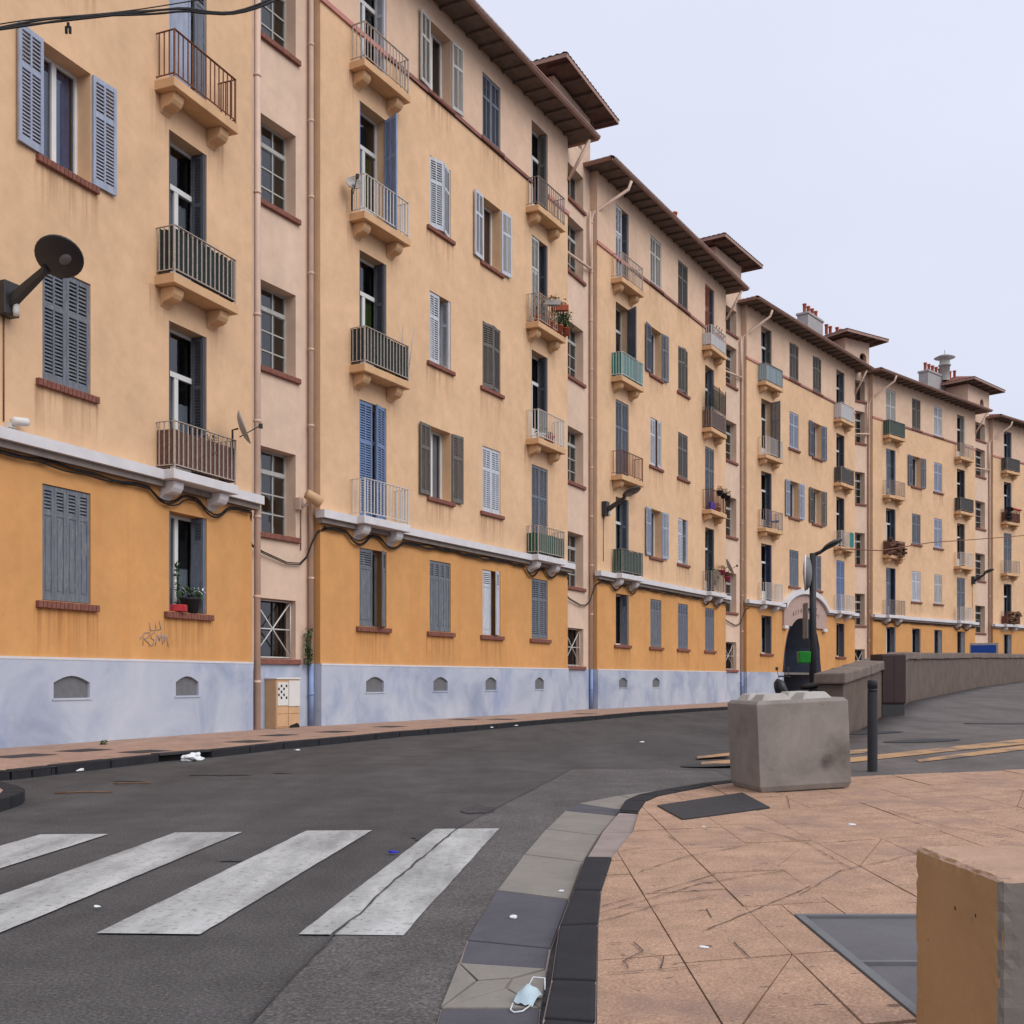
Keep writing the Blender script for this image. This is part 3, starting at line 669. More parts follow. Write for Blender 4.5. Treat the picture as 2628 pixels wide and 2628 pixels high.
def railing(parent, wd, dp, m, h=.8, sp=.118, post=None):
    key = ('rail', round(wd, 2), m)
    def mk():
        r = MB(); r_ = .0085; e = .035
        r.box(e, wd - e, -dp + e - .02, -dp + e + .02, h - .012, h); r.box(e, e + .03, -dp + e + .02, .0, h - .013, h - .002); r.box(wd - e - .03, wd - e, -dp + e + .02, .0, h - .013, h - .002)
        r.box(e, wd - e, -dp + e - .012, -dp + e + .012, .07, .085); r.box(e + .003, e + .024, -dp + e + .012, .0, .07, .085); r.box(wd - e - .024, wd - e - .003, -dp + e + .012, .0, .07, .085)
        for x in (e, wd - e - .026): r.box(x, x + .026, -dp + e - .013, -dp + e + .013, 0, h - .012)
        n = int((wd - 2 * e) / sp)
        for i in range(1, n): x = e + (wd - 2 * e) * i / n; r.box(x - r_, x + r_, -dp + e - r_, -dp + e + r_, .085, h - .012)
        n = int((dp - e) / sp)
        for i in range(1, n + 1):
            y = -dp + e + (dp - e) * i / (n + .6)
            for x in (e + .012, wd - e - .012): r.box(x - r_, x + r_, y - r_, y + r_, .085, h - .013)
        return r.mesh('railing', m)
    return ob('railing', cached(key, mk), parent)
def screen(parent, wd, dp, m, h=.74, slats=False, z0=.05, front=True, sides=True):
    s_ = MB(); y = -dp + .035 + .022
    if slats:
        n = int(wd / .055)
        for i in range(n):
            x = .06 + (wd - .12) * i / n; hh = h + random.uniform(-.03, .02); s_.box(x, x + .05, y, y + .008 + random.uniform(0, .008), z0, hh)
        for x in (.055, wd - .065):
            for j in range(5): yy = y + .02 + j * .058; s_.box(x, x + .008, yy, yy + .052, z0, h + random.uniform(-.03, .02))
    else:
        n = 26; v = []
        for i in range(n + 1): x = .05 + (wd - .1) * i / n; yy = y + .006 * math.sin(i * 2.1) + random.uniform(0, .006); v += [(x, yy, z0), (x, yy, h + random.uniform(-.012, .012))]
        s_.add(v, [(2 * i, 2 * i + 2, 2 * i + 3, 2 * i + 1) for i in range(n)])
        if sides: s_.box(.052, .058, y + .01, -.01, z0, h); s_.box(wd - .058, wd - .052, y + .01, -.01, z0, h)
    return s_.build('screen', m, parent)
BP, BT = .40, .16                                              # balcony depth and slab thickness
def corbel(m, x, white):
    # rounded bracket: quarter-round drum with an ogee nose
    prof = [(0, -BT), (-.30, -BT), (-.30, -BT - .05), (-.285, -BT - .12), (-.24, -BT - .185), (-.17, -BT - .215), (-.09, -BT - .225), (-.04, -BT - .26), (0, -BT - .31)]
    n = len(prof); v = [(x + dx, y, z) for dx in (0, .25) for y, z in prof]
    m.add(v, [tuple(range(n - 1, -1, -1)), tuple(range(n, 2 * n))] + [(i, (i + 1) % n, n + (i + 1) % n, n + i) for i in range(n)])
def balcony(b, u0, u1, z, st, string=False):
    wd = u1 - u0 + .73; mt = 'white_moulding' if string else 'slab_paint'
    me = cached(('slab', round(wd, 2), mt), lambda: MB().box(0, wd, -BP, .02, -BT, 0).mesh('balcony', mt, .008))
    o = ob('balcony', me, b, (u0 - .36, 0, z))
    def mk():
        m = MB(); corbel(m, 0, string); return m.mesh('bracket', mt, .02, 2)
    bm = cached(('corbel', mt), mk)
    for x in (.13, wd - .38): ob('bracket', bm, o, (x, 0, 0))
    if not string:
        me = cached(('bstreak', round(wd, 2)), lambda: MB().quad((-.12, -.0035, -1.1), (.3, -.0035, -1.1), (.3, -.0035, -BT), (-.12, -.0035, -BT)).mesh('rain_streak', 'rain_streak')); ob('rain_streak', me, o); ob('rain_streak', me, o, (wd - .2, 0, 0))
    rm = st.get('r', 'rust_rail')
    if rm: railing(o, wd, BP, rm)
    if st.get('s'): screen(o, wd, BP, st['s'], st.get('sh', .74), st.get('sl', False))
    return o

def wall_panel(m, u0, u1, z0, z1, ops, y=0, dep=DEP, t=None):
    """front face with rectangular openings and their reveals"""
    us = sorted({u0, u1} | {q for o in ops for q in (o[0], o[1]) if u0 < q < u1}); zs = sorted({z0, z1} | {min(max(q, z0), z1) for o in ops for q in (o[2], o[3])})
    for a, b in zip(us, us[1:]):
        for c_, d_ in zip(zs, zs[1:]):
            um, zm = (a + b) / 2, (c_ + d_) / 2
            if any(o[0] < um < o[1] and o[2] < zm < o[3] for o in ops): continue
            m.quad((a, y, c_), (b, y, c_), (b, y, d_), (a, y, d_))
    for o in ops:
        a, b, c_, d_ = o[0], o[1], max(o[2], z0), min(o[3], z1); 
        if d_ <= c_: continue
        yy = y + dep
        m.quad((a, y, c_), (a, y, d_), (a, yy, d_), (a, yy, c_)); m.quad((b, y, d_), (b, y, c_), (b, yy, c_), (b, yy, d_))
        if o[3] <= z1: m.quad((a, y, d_), (b, y, d_), (b, yy, d_), (a, yy, d_))
        if o[2] >= z0: m.quad((b, y, c_), (a, y, c_), (a, yy, c_), (b, yy, c_))

def corrugated_hip(x0, x1, y0, y1, z, pitch, st=.105, amp=.035):
    """hip roof over a rectangle, columns of round tiles running up each slope"""
    m = MB()
    for side in range(4):
        ln, dp = ((x1 - x0), (y1 - y0)) if side % 2 == 0 else ((y1 - y0), (x1 - x0))
        def P(s_, t, hgt):
            if side == 0: return (x0 + s_, y0 + t, hgt)
            if side == 1: return (x1 - t, y0 + s_, hgt)
            if side == 2: return (x1 - s_, y1 - t, hgt)
            return (x0 + t, y1 - s_, hgt)
        n = max(4, int(ln / st)); cols = []
        for i in range(n + 1):
            s_ = ln * i / n; run = max(.0, min(s_, ln - s_, dp / 2)); bump = amp * (1 if i % 2 else 0)
            cols.append([P(s_, t * run, z + bump + pitch * t * run + (.012 if k_ % 2 else 0)) for k_, t in enumerate((0, .2, .4, .6, .8, 1))])
        for a, b in zip(cols, cols[1:]):
            for k_ in range(5):
                m.add([a[k_], b[k_], b[k_ + 1], a[k_ + 1]], [(0, 1, 2, 3)], None, False)
    return m

def make_block(k, states, label, gate=False, cols='ABCD'):
    (lx, ly), (rx, ry) = BLK[k]; L = math.hypot(rx - lx, ry - ly); th = math.atan2(ry - ly, rx - lx); sc = L / LREF
    b = empty('apartment_block', (lx, ly, 0), th, label=label, cat='apartment block', group='ochre apartment blocks of the curved terrace')
    cu = {c_: (COLS[c_][0] * sc + .5 * (sc - 1) * 0, COLS[c_][1] * sc) for c_ in COLS}
    D_ = 9.0
    # --- openings
    og, ou, ot = [], [], []
    for c_ in COLS:
        u0, u1 = cu[c_]
        if not (gate and c_ in 'BC'): og.append((u0, u1, ZG0, ZG1))
        for f_ in (1, 2, 3, 4):
            top = WT + ST * (f_ - 1); z0 = (ZS + ST * (f_ - 1)) if c_ in 'AD' else WB + ST * (f_ - 1)
            (ot if f_ == 4 else ou).append((u0, u1, z0, top))
    zb = WB + 3 * ST                                           # pink band at the top-floor sills
    ot2 = list(ot); ou2 = ou + [(o[0], o[1], o[2], o[3]) for o in ot if o[2] < zb]
    vents = [] if k > 4 else [(cu['A'][0] + .2, .66), (cu['B'][0] + .12, .64), (cu['C'][0] + .1, .58), (cu['D'][0] + .15, .56)]
    if k == 3 or k == 4: vents = vents[:2] if k == 3 else []
    if k == 1: vents = [(cu['C'][0] + .18, .72), (cu['D'][0] + .14, .6), (cu['B'][0] + .1, .62)]
    arch = None
    if gate: ua, ub = 3.64, 8.13; arch = (ua, ub); 
    def wall(name, z0, z1, ops, m, y=0, ret=True, u_0=0, u_1=L):
        w_ = MB(); wall_panel(w_, u_0, u_1, z0, z1, ops, y)
        if ret: w_.quad((0, D_, z0), (0, y, z0), (0, y, z1), (0, D_, z1)); w_.quad((L, y, z0), (L, D_, z0), (L, D_, z1), (L, y, z1)); w_.quad((L, D_, z0), (0, D_, z0), (0, D_, z1), (L, D_, z1))
        return w_
    AH = 3.92                                                  # crown of the gateway
    def arch_fill(w_, ua, ub, zlo, zhi, y, dep=.5):
        uc, hw = (ua + ub) / 2, (ub - ua) / 2; n = 44; pr = None
        za = lambda u: AH * (max(0, 1 - (abs(u - uc) / hw) ** 3.0)) ** .38
        for i in range(n):
            a = ua + (ub - ua) * i / n; c_ = ua + (ub - ua) * (i + 1) / n; z_a, z_c = za(a), za(c_)
            lo_a, lo_c = max(z_a, zlo), max(z_c, zlo)
            if lo_a < zhi or lo_c < zhi: w_.quad((a, y, min(lo_a, zhi)), (c_, y, min(lo_c, zhi)), (c_, y, zhi), (a, y, zhi))
        return za
    gops = list(og) + ([(ua, ub, 0, AH + .02)] if gate else [])
    VZ0, VZ1, VA = .77, 1.0, .1
    pl = wall('plinth', 0, ZP, [(ua, ub, -1, AH + .02)] if gate else [(vu, vu + vw, VZ0, VZ1 + VA) for vu, vw in vents], 'plinth_paint', -.03)
    for vu, vw in ([] if gate else vents):                     # arched heads of the cellar vents
        for i in range(8):
            a, c2 = vu + vw * i / 8, vu + vw * (i + 1) / 8; za_, zc_ = VZ1 + VA * math.sin(math.pi * i / 8), VZ1 + VA * math.sin(math.pi * (i + 1) / 8)
            pl.quad((a, -.03, za_), (c2, -.03, zc_), (c2, -.03, VZ1 + VA), (a, -.03, VZ1 + VA)); pl.quad((a, -.03, za_), (a, .1, za_), (c2, .1, zc_), (c2, -.03, zc_))
    if gate: arch_fill(pl, ua, ub, 0, ZP, -.03)
    pl.quad((0, -.03, ZP), (L, -.03, ZP), (L, .0, ZP), (0, .0, ZP)); pl.build('plinth', 'plinth_paint', b)
    if not gate: MB().box(0, L, -.036, 0, ZP - .03, ZP + .006).build('plinth_edge', 'white_moulding', b)
    gw = wall('ground_floor_wall', ZP, ZS - .1, gops, 'stucco_ground')
    if gate: za = arch_fill(gw, ua, ub, ZP, AH + .02, 0)
    gw.build('ground_floor_wall', 'stucco_ground', b)
    wall('upper_wall', ZS - .1, zb, ou2, 'stucco_upper').build('upper_wall', 'stucco_upper', b)
    wall('top_floor_wall', zb, 17.3, ot2, 'stucco_top').build('top_floor_wall', 'stucco_top', b)
    # interior, so that rooms are dark
    it = MB(); it.quad((.02, 1.9, .1), (L - .02, 1.9, .1), (L - .02, 1.9, 17.2), (.02, 1.9, 17.2))
    for f_ in range(5):
        z = ZP - .1 + (0 if f_ == 0 else 3.0 + ST * (f_ - 1)); it.box(.02, L - .02, .3, 1.9, z, z + .1)
    for u_ in (3.2 * sc, 5.85 * sc, 8.5 * sc): it.box(u_, u_ + .1, .3, 1.9, ZP if not gate else ZS, 17.2)
    it.build('interior', 'interior', b)
    # --- band
    pb = MB(); us = [(-.03, L + .03)]
    for c_ in 'AD': us = [q for a, c2 in us for q in ((a, cu[c_][0]), (cu[c_][1], c2)) if q[1] > q[0] and not (q[0] < cu[c_][0] and q[1] > cu[c_][1])]
    for a, c2 in us: pb.box(a, c2, -.045, .0, zb - .12, zb - .02)
    pb.build('pink_band', 'pink_band', b)
    # --- string course
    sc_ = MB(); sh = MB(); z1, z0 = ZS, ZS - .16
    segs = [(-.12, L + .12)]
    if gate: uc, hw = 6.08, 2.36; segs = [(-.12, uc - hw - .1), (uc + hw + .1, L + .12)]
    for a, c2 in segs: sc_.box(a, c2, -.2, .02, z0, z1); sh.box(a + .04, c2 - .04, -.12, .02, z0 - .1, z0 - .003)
    if gate:                                                   # it rises in an arch over the gate
        n = 30; ri, ro, zc_ = hw, hw + .0, z0
        zr = lambda t: .78 * (max(0, 1 - abs(t) ** 2.2)) ** .75
        us_ = [uc - hw - .1 + (2 * hw + .2) * i / n for i in range(n + 1)]
        zz_ = [zr(2 * (u - uc) / (2 * hw + .2)) for u in us_]
        for i in range(n):
            u0_, u1_, a, c2 = us_[i], us_[i + 1], zz_[i], zz_[i + 1]
            sc_.add([(u0_, -.24, z0 + a - .04), (u1_, -.24, z0 + c2 - .04), (u1_, -.24, z1 + c2 + .04), (u0_, -.24, z1 + a + .04), (u0_, .01, z0 + a - .04), (u1_, .01, z0 + c2 - .04), (u1_, .01, z1 + c2 + .04), (u0_, .01, z1 + a + .04)], [(0, 1, 2, 3), (3, 2, 6, 7), (1, 0, 4, 5)])
        hd = MB()                                              # hood panel between moulding and opening
        for i in range(n):
            u0_, u1_ = us_[i], us_[i + 1]; lo0 = max(za(u0_) if ua < u0_ < ub else 0, ZS - 1.35 - .25 * (abs(2 * (u0_ - uc) / (2 * hw)) < .8)); lo1 = max(za(u1_) if ua < u1_ < ub else 0, ZS - 1.35)
            lo0 = max(za(min(max(u0_, ua + 1e-3), ub - 1e-3)), ZS - .98); lo1 = max(za(min(max(u1_, ua + 1e-3), ub - 1e-3)), ZS - .98)
            h0, h1 = z0 + zz_[i] - .03, z0 + zz_[i + 1] - .03
            hd.add([(u0_, -.1, lo0), (u1_, -.1, lo1), (u1_, -.1, h1), (u0_, -.1, h0), (u0_, .01, lo0), (u1_, .01, lo1)], [(0, 1, 2, 3), (1, 0, 4, 5)])
        hd.quad((us_[0], .01, ZS - .98), (us_[0], -.1, ZS - .98), (us_[0], -.1, z0), (us_[0], .01, z0)); hd.build('gate_hood', 'hood_stone', b)
        for u_ in (us_[0] - .02, us_[-1] - .4): MB().box(u_, u_ + .42, -.16, .0, ZS - 1.13, ZS - .98).build('gate_corbel', 'white_moulding', b, bevel=.04, seg=2)
        orn = MB()                                             # worn relief on the hood
        for i in range(11):
            t = -.62 + 1.24 * i / 10; u_ = uc + t * hw; zc2 = ZS - .72 + .55 * (1 - abs(t) ** 1.8)
            orn.tube([(u_ - .05, -.105, zc2 - .12), (u_ - .02, -.115, zc2 + .1), (u_ + .05, -.11, zc2 - .05 + .1 * (i % 3))], .018, 5)
        orn.build('relief', 'hood_stone', b)
        tn = MB()                                              # the passage
        pts_ = [ua + (ub - ua) * i / 16 for i in range(17)]
        for i in range(16):
            a, c2 = pts_[i], pts_[i + 1]; tn.quad((a, -.03, za(a)), (a, 7, za(a)), (c2, 7, za(c2)), (c2, -.03, za(c2)))
        tn.quad((ua, 7, 0), (ub, 7, 0), (ub, 7, AH), (ua, 7, AH)); tn.build('gate_passage', 'tunnel_paint', b)
    sc_.build('string_course', 'white_moulding', b); sh.build('string_course_bed', 'moulding_bed_grey', b)
    # --- windows, doors, balconies
    for c_ in cols:
        u0, u1 = cu[c_]
        if not (gate and c_ in 'BC'): window(b, u0, u1, ZG0, ZG1, states.get(c_ + 'g', dict(k='closed', lk='panel')), bricks=(k <= 2))
        for f_ in (1, 2, 3, 4):
            st = states.get(c_ + str(f_), {}); top = WT + ST * (f_ - 1)
            if c_ in 'BC': window(b, u0, u1, WB + ST * (f_ - 1), top, st, bricks=(k == 1), nosill=False)
            else:
                st = dict(st); st['door'] = True; zf = ZS + ST * (f_ - 1)
                window(b, u0, u1, zf + .02, top, st, nosill=True); balcony(b, u0, u1, zf + (.004 if f_ == 1 else 0), st, f_ == 1)
    # --- cellar vents
    for vu, vw in vents:
        v_ = MB().quad((vu - .01, .015, VZ0 - .01), (vu + vw + .01, .015, VZ0 - .01), (vu + vw + .01, .015, VZ1 + VA + .01), (vu - .01, .015, VZ1 + VA + .01)).build('cellar_vent', 'vent_grey', b)
        MB().box(vu - .03, vu + vw + .03, -.045, .0, VZ0 - .03, VZ0 - .004).build('vent_sill', 'plinth_paint', v_)
    # --- roof
    ov, os_ = .75, .5; rf = MB()
    rf.box(-os_, L + os_, -ov, D_ + .5, EAVE - .02, EAVE + .02)
    roof = rf.build('roof', 'soffit_wood', b)
    corrugated_hip(-os_ - .04, L + os_ + .04, -ov - .05, D_ + .55, EAVE + .03, .32).build('tiles', 'roof_tile', roof, kind='stuff')
    rme = cached(('rafter',), lambda: MB().box(-.045, .045, -ov + .03, .0, -.085, -.021).mesh('rafter', 'soffit_wood', .004))
    for i in range(int((L + .9) / .62)): ob('rafter', rme, roof, (-.4 + i * .62, 0, EAVE))
    gt = MB(); zg = EAVE + .0; prof = [(0.075 * math.cos(a), .08 * math.sin(a)) for a in [math.pi + math.pi * i / 6 for i in range(7)]]
    def run(p, q, nrm):
        v = []
        for pt in (p, q): v += [(pt[0] + nrm[0] * (x + .02), pt[1] + nrm[1] * (x + .02), zg + z) for x, z in prof]
        gt.add(v, [(i, i + 1, 8 + i, 7 + i) for i in range(6)], None, True)
        gt.add([(p[0] + nrm[0] * .11, p[1] + nrm[1] * .11, zg - .01), (q[0] + nrm[0] * .11, q[1] + nrm[1] * .11, zg - .01), (q[0] + nrm[0] * .11, q[1] + nrm[1] * .11, zg + .02), (p[0] + nrm[0] * .11, p[1] + nrm[1] * .11, zg + .02)], [(0, 1, 2, 3)])
    run((-os_, -ov), (L + os_, -ov), (0, -1)); run((-os_, .6), (-os_, -ov), (-1, 0)); run((L + os_, -ov), (L + os_, .6), (1, 0))
    gt.build('gutter', 'gutter_paint', roof)
    fs = MB().box(-os_ - .001, L + os_ + .001, -ov - .012, -ov - .001, EAVE - .09, EAVE - .021); fs.build('fascia', 'gutter_paint', roof)
    return b, L, th, cu, roof

def make_bay(k, b, th, open_rows=(0, 1, 2, 3, 4, 5), tower=True):
    """recessed stair bay between block k and the next, and the tower above it"""
    (ax, ay), (bx, by) = BLK[k][1], BLK[k + 1][0]; gl_ = math.hypot(bx - ax, by - ay); tb = math.atan2(by - ay, bx - ax)
    lx, ly = BLK[k][0]; inv = Matrix.Rotation(-th, 3, 'Z'); loc = inv @ Vector((ax - lx, ay - ly, 0)); rz = tb - th; rec = .25
    d = Vector((math.cos(rz), math.sin(rz), 0)); nrm = Vector((-math.sin(rz), math.cos(rz), 0)); loc = loc + nrm * rec
    o0, o1 = .21 * gl_, .77 * gl_
    zt = [ZP + .09] + [3.91 + ST * i for i in range(4)] + [15.65]; hh = [1.17, 1.66, 1.66, 1.66, 1.66, 1.05]
    tops = [2.62] + [5.55 + ST * i for i in range(4)] + [16.75]
    ops = [(o0, o1, t - h, t) for t, h in zip(tops, hh)]
    m = MB(); wall_panel(m, -.6, gl_ + .6, ZP, 17.4, ops, 0, .3); m.build('stair_bay', 'stucco_bay', b, loc, rz)
    m = MB(); m.quad((-.6, -.015, 0), (gl_ + .6, -.015, 0), (gl_ + .6, -.015, ZP), (-.6, -.015, ZP)); m.quad((-.6, -.015, ZP), (gl_ + .6, -.015, ZP), (gl_ + .6, 0, ZP), (-.6, 0, ZP)); m.build('bay_plinth', 'plinth_paint', b, loc, rz)
    MB().quad((-.5, 1.6, 0), (gl_ + .5, 1.6, 0), (gl_ + .5, 1.6, 17.3), (-.5, 1.6, 17.3)).build('stairwell', 'interior', b, loc, rz)
    wd = o1 - o0
    for i, (u0, u1, z0, z1) in enumerate(ops):
        h = z1 - z0; fr = MB(); fw = .045; nc = 3 if k <= 1 else (3 if k == 2 else 2); cells = []
        fr.box(0, fw, 0, .05, 0, h); fr.box(wd - fw, wd, 0, .05, 0, h); fr.box(fw, wd - fw, .002, .048, 0, fw); fr.box(fw, wd - fw, .002, .048, h - fw, h)
        xs_ = [fw + (wd - 2 * fw) * j / nc for j in range(nc + 1)]
        if i == 0: zs_ = [fw, h * .5, h - fw]
        elif i == 5: zs_ = [fw, h - fw]
        else: zt_ = h * .72; fr.box(fw, wd - fw, -.012, .05, zt_, zt_ + .085); zs_ = [fw + (zt_ - fw) * j / 3 for j in range(4)] + [h - fw]
        for x in xs_[1:-1]: fr.box(x - .014, x + .014, .006, .044, fw, h - fw)
        for z in zs_[1:-1]: fr.box(fw, wd - fw, .008, .042, z - .014, z + .014)
        me = cached(('stairframe', k, i if i in (0, 5) else 1), lambda: fr.mesh('stair_window', 'dirty_frame' if i else 'dark_iron'))
        p = loc + d * u0 + nrm * .25; w_ = ob('stair_window', me, b, (p.x, p.y, z0), rz)
        for x0, x1 in zip(xs_, xs_[1:]):
            for a, c2 in zip(zs_, zs_[1:]): pane(w_, x0 + .01, x1 - .01, a + .01, c2 - .01, .028)
        si = cached(('bsill', k), lambda: MB().box(-.07, wd + .1, -.32, 0, -.11, -.006).mesh('sill', 'brick_red', .008)); ob('sill', si, w_)
        if i == 0:                                             # the barred ground window
            gr = MB(); yb = -.13
            for q in [((.02, yb, .03), (wd - .02, yb, .03)), ((.02, yb, h - .03), (wd - .02, yb, h - .03)), ((.02, yb, .03), (.02, yb, h - .03)), ((wd - .02, yb, .03), (wd - .02, yb, h - .03)), ((.02, yb, .03), (wd - .02, yb, h - .03)), ((.02, yb - .012, h - .03), (wd - .02, yb - .012, .03)), ((.02, yb, h / 2), (wd - .02, yb, h / 2))]: gr.tube(q, .014, 6)
            for z in (.12, h - .12): gr.tube([(wd - .02, yb, z), (wd + .001, yb, z)], .014, 6)
            gr.build('grille', 'white_rail', w_)
    if not tower: return loc, rz, gl_
    # tower
    t0, t1, z1 = -.45, gl_ + .02, 18.85; tw = MB(); n = 10; aw = .55; uc = (t0 + t1) / 2 + .45; zw = 17.75
    wall_panel(tw, t0, t1, 17.4, z1, [(uc - aw / 2, uc + aw / 2, zw - .2, zw + .5)], -.002, .2)
    D2 = 2.6
    tw.quad((t0, D2, 16.5), (t0, -.002, 16.5), (t0, -.002, z1), (t0, D2, z1)); tw.quad((t1, -.002, 16.5), (t1, D2, 16.5), (t1, D2, z1), (t1, -.002, z1)); tw.quad((t1, D2, 16.5), (t0, D2, 16.5), (t0, D2, z1), (t1, D2, z1))
    for i in range(n):                                         # round the head of the opening
        a, c2 = math.pi * i / n, math.pi * (i + 1) / n; r_ = aw / 2
        pa = (uc + r_ * math.cos(a), zw + .5 - r_ + r_ * math.sin(a)); pc = (uc + r_ * math.cos(c2), zw + .5 - r_ + r_ * math.sin(c2))
        tw.quad((pa[0], -.002, pa[1]), (pa[0], -.002, zw + .5), (pc[0], -.002, zw + .5), (pc[0], -.002, pc[1]))
    tw.build('stair_tower', 'stucco_bay', b, loc, rz)
    MB().quad((t0 + .1, .4, 17.3), (t1 - .1, .4, 17.3), (t1 - .1, .4, 18.7), (t0 + .1, .4, 18.7)).build('tower_recess', 'interior', b, loc, rz)
    o_ = .68; ze = 18.95
    tr_ = MB().box(t0 - o_, t1 + o_, -o_, D2 + o_, ze - .03, ze + .02).build('tower_roof', 'soffit_wood', b, loc, rz)
    corrugated_hip(t0 - o_ - .05, t1 + o_ + .05, -o_ - .05, D2 + o_ + .05, ze + .03, .38).build('tiles', 'roof_tile', tr_, kind='stuff')
    fm = MB(); e = o_ + .01
    fm.box(t0 - e, t1 + e, -e - .02, -e, ze - .09, ze + .03); fm.box(t0 - e - .02, t0 - e, -e, D2 + e, ze - .09, ze + .03); fm.box(t1 + e, t1 + e + .02, -e, D2 + e, ze - .09, ze + .03); fm.build('gutter', 'gutter_paint', tr_)
    for i in range(5): MB().box(t0 - o_ + .3 + i * (t1 - t0 + 2 * o_ - .6) / 4 - .04, t0 - o_ + .3 + i * (t1 - t0 + 2 * o_ - .6) / 4 + .04, -o_ + .02, 0, ze - .13, ze - .031).build('rafter', 'soffit_wood', tr_)
    return loc, rz, gl_
def pipe(b, pts, r=.052, m='pipe_paint', collars=(), name='downpipe'):
    p = MB(); p.tube(pts, r, 10)
    for x, y, z in collars: p.tube([(x, y, z - .025), (x, y, z + .025)], r * 1.18, 10)
    return p.build(name, m, b)

gr_, pn_ = dict(k='closed', lk='panel'), dict(k='closed', lk='panel', c='slate')
ST1 = dict(C1=dict(k='closed', c='grey'), C2=dict(k='open', c='pale', cur='curtain_blue', al=4, ar=3), C3=dict(k='closed'), C4=dict(k='closed'), Cg=dict(k='closed', lk='panel', c='grey'),
           Dg=dict(k='fold', lk='panel', c='slate', cur='curtain_white', ch=.5), D1=dict(k='fold', c='dark', r='pale_rail', s='brown_screen', sh=.66, cur='curtain_white', ch=.55), D2=dict(k='fold', c='dark', r='pale_rail', s='dark_screen', sh=.76, sl=True),
           D3=dict(k='gap', c='pale', c2='grey', lk='panel', r='rust_rail'), D4=dict(k='fold', c='dark'), A1=dict(k='fold'), A2=dict(k='fold'), A3=dict(k='fold'), A4=dict(k='fold'))
ST2 = dict(Ag=dict(k='ajar', lk='panel', c='grey', a=30), A1=dict(k='ajar', c='blue', a=14, r='white_rail'), A2=dict(k='fold', c='dark', cur='curtain_green', ch=.7, r='pale_rail', s='dark_screen', sh=.77), A3=dict(k='rhalf', c='paleblue', cur='curtain_green', ch=.68, r='white_rail', a=70), A4=dict(k='fold', c='white', r='pale_rail'),
           Bg=gr_, B1=dict(k='open', c='brownish', cur='curtain_white', al=4, ar=4), B2=dict(k='half', c='white', c2='white'), B3=dict(k='ajar', c='white', a=16, side='b'), B4=dict(k='open', c='cream', al=6, ar=5),
           Cg=dict(k='ajar', lk='panel', c='white', a=20), C1=dict(k='closed', c='white'), C2=dict(k='ajar', c='brownish', a=12, side='b'), C3=dict(k='open', c='white', cur='curtain_red'), C4=dict(k='closed', c='slate'),
           Dg=dict(k='closed', lk='louvre', c='grey'), D1=dict(k='closed', c='grey', r='pale_rail', s='green_screen', sh=.6), D2=dict(k='fold', c='dark', r='white_rail'), D3=dict(k='half', c='cream', c2='dark', r='pale_rail'), D4=dict(k='fold', c='brownish', r='grey_rail'))
ST3 = dict(Ag=dict(k='fold', lk='panel', c='slate'), A1=dict(k='fold', c='slate', r='grey_rail', s='green_screen', sl=True, sh=.78), A2=dict(k='closed', c='grey', r='rust_rail'), A3=dict(k='rhalf', c='slate', r='white_rail', s='teal_screen', sh=.78, a=60), A4=dict(k='half', c='white', c2='grey', r='pale_rail'),
           Bg=gr_, B1=dict(k='open', c='pale', cur='curtain_white'), B2=dict(k='ajar', c='white', a=12), B3=dict(k='open', c='slate'), B4=dict(k='closed', c='cream'),
           Cg=pn_, C1=dict(k='half', c='white', c2='white'), C2=dict(k='closed', c='brownish'), C3=dict(k='ajar', c='brownish', a=14, side='b'), C4=dict(k='closed', c='brownish'),
           Dg=pn_, D1=dict(k='fold', c='dark', r='grey_rail'), D2=dict(k='closed', c='grey', r='rust_rail'), D3=dict(k='fold', c='grey', r='grey_rail', s='brown_screen', sh=.7), D4=dict(k='half', c='brown', c2='grey', r='white_rail', s='white_screen', sh=.5))
ST4 = dict(Ag=dict(k='fold', lk='panel', c='dark'), A1=dict(k='fold', c='navy', r='white_rail'), A2=dict(k='fold', c='dark', r='grey_rail'), A3=dict(k='rhalf', c='grey', r='white_rail', a=80), A4=dict(k='fold', c='brownish', r='grey_rail', s='paleblue_screen', sh=.8),
           B1=dict(k='closed', c='slate', lk='panel'), B2=dict(k='open', c='pale'), B3=dict(k='closed', c='pale'), B4=dict(k='ajar', c='brownish', a=10, side='b'),
           C1=dict(k='closed', c='grey'), C2=dict(k='open', c='brownish'), C3=dict(k='open', c='slate'), C4=dict(k='ajar', c='brownish', a=10, side='b'),
           Dg=dict(k='fold', lk='panel', c='dark'), D1=dict(k='closed', c='blue', r='white_rail'), D2=dict(k='fold', c='dark', r='white_rail'), D3=dict(k='fold', c='dark', r='grey_rail', s='dark_screen', sh=.76), D4=dict(k='fold', c='grey', r='white_rail', s='white_screen', sh=.76))
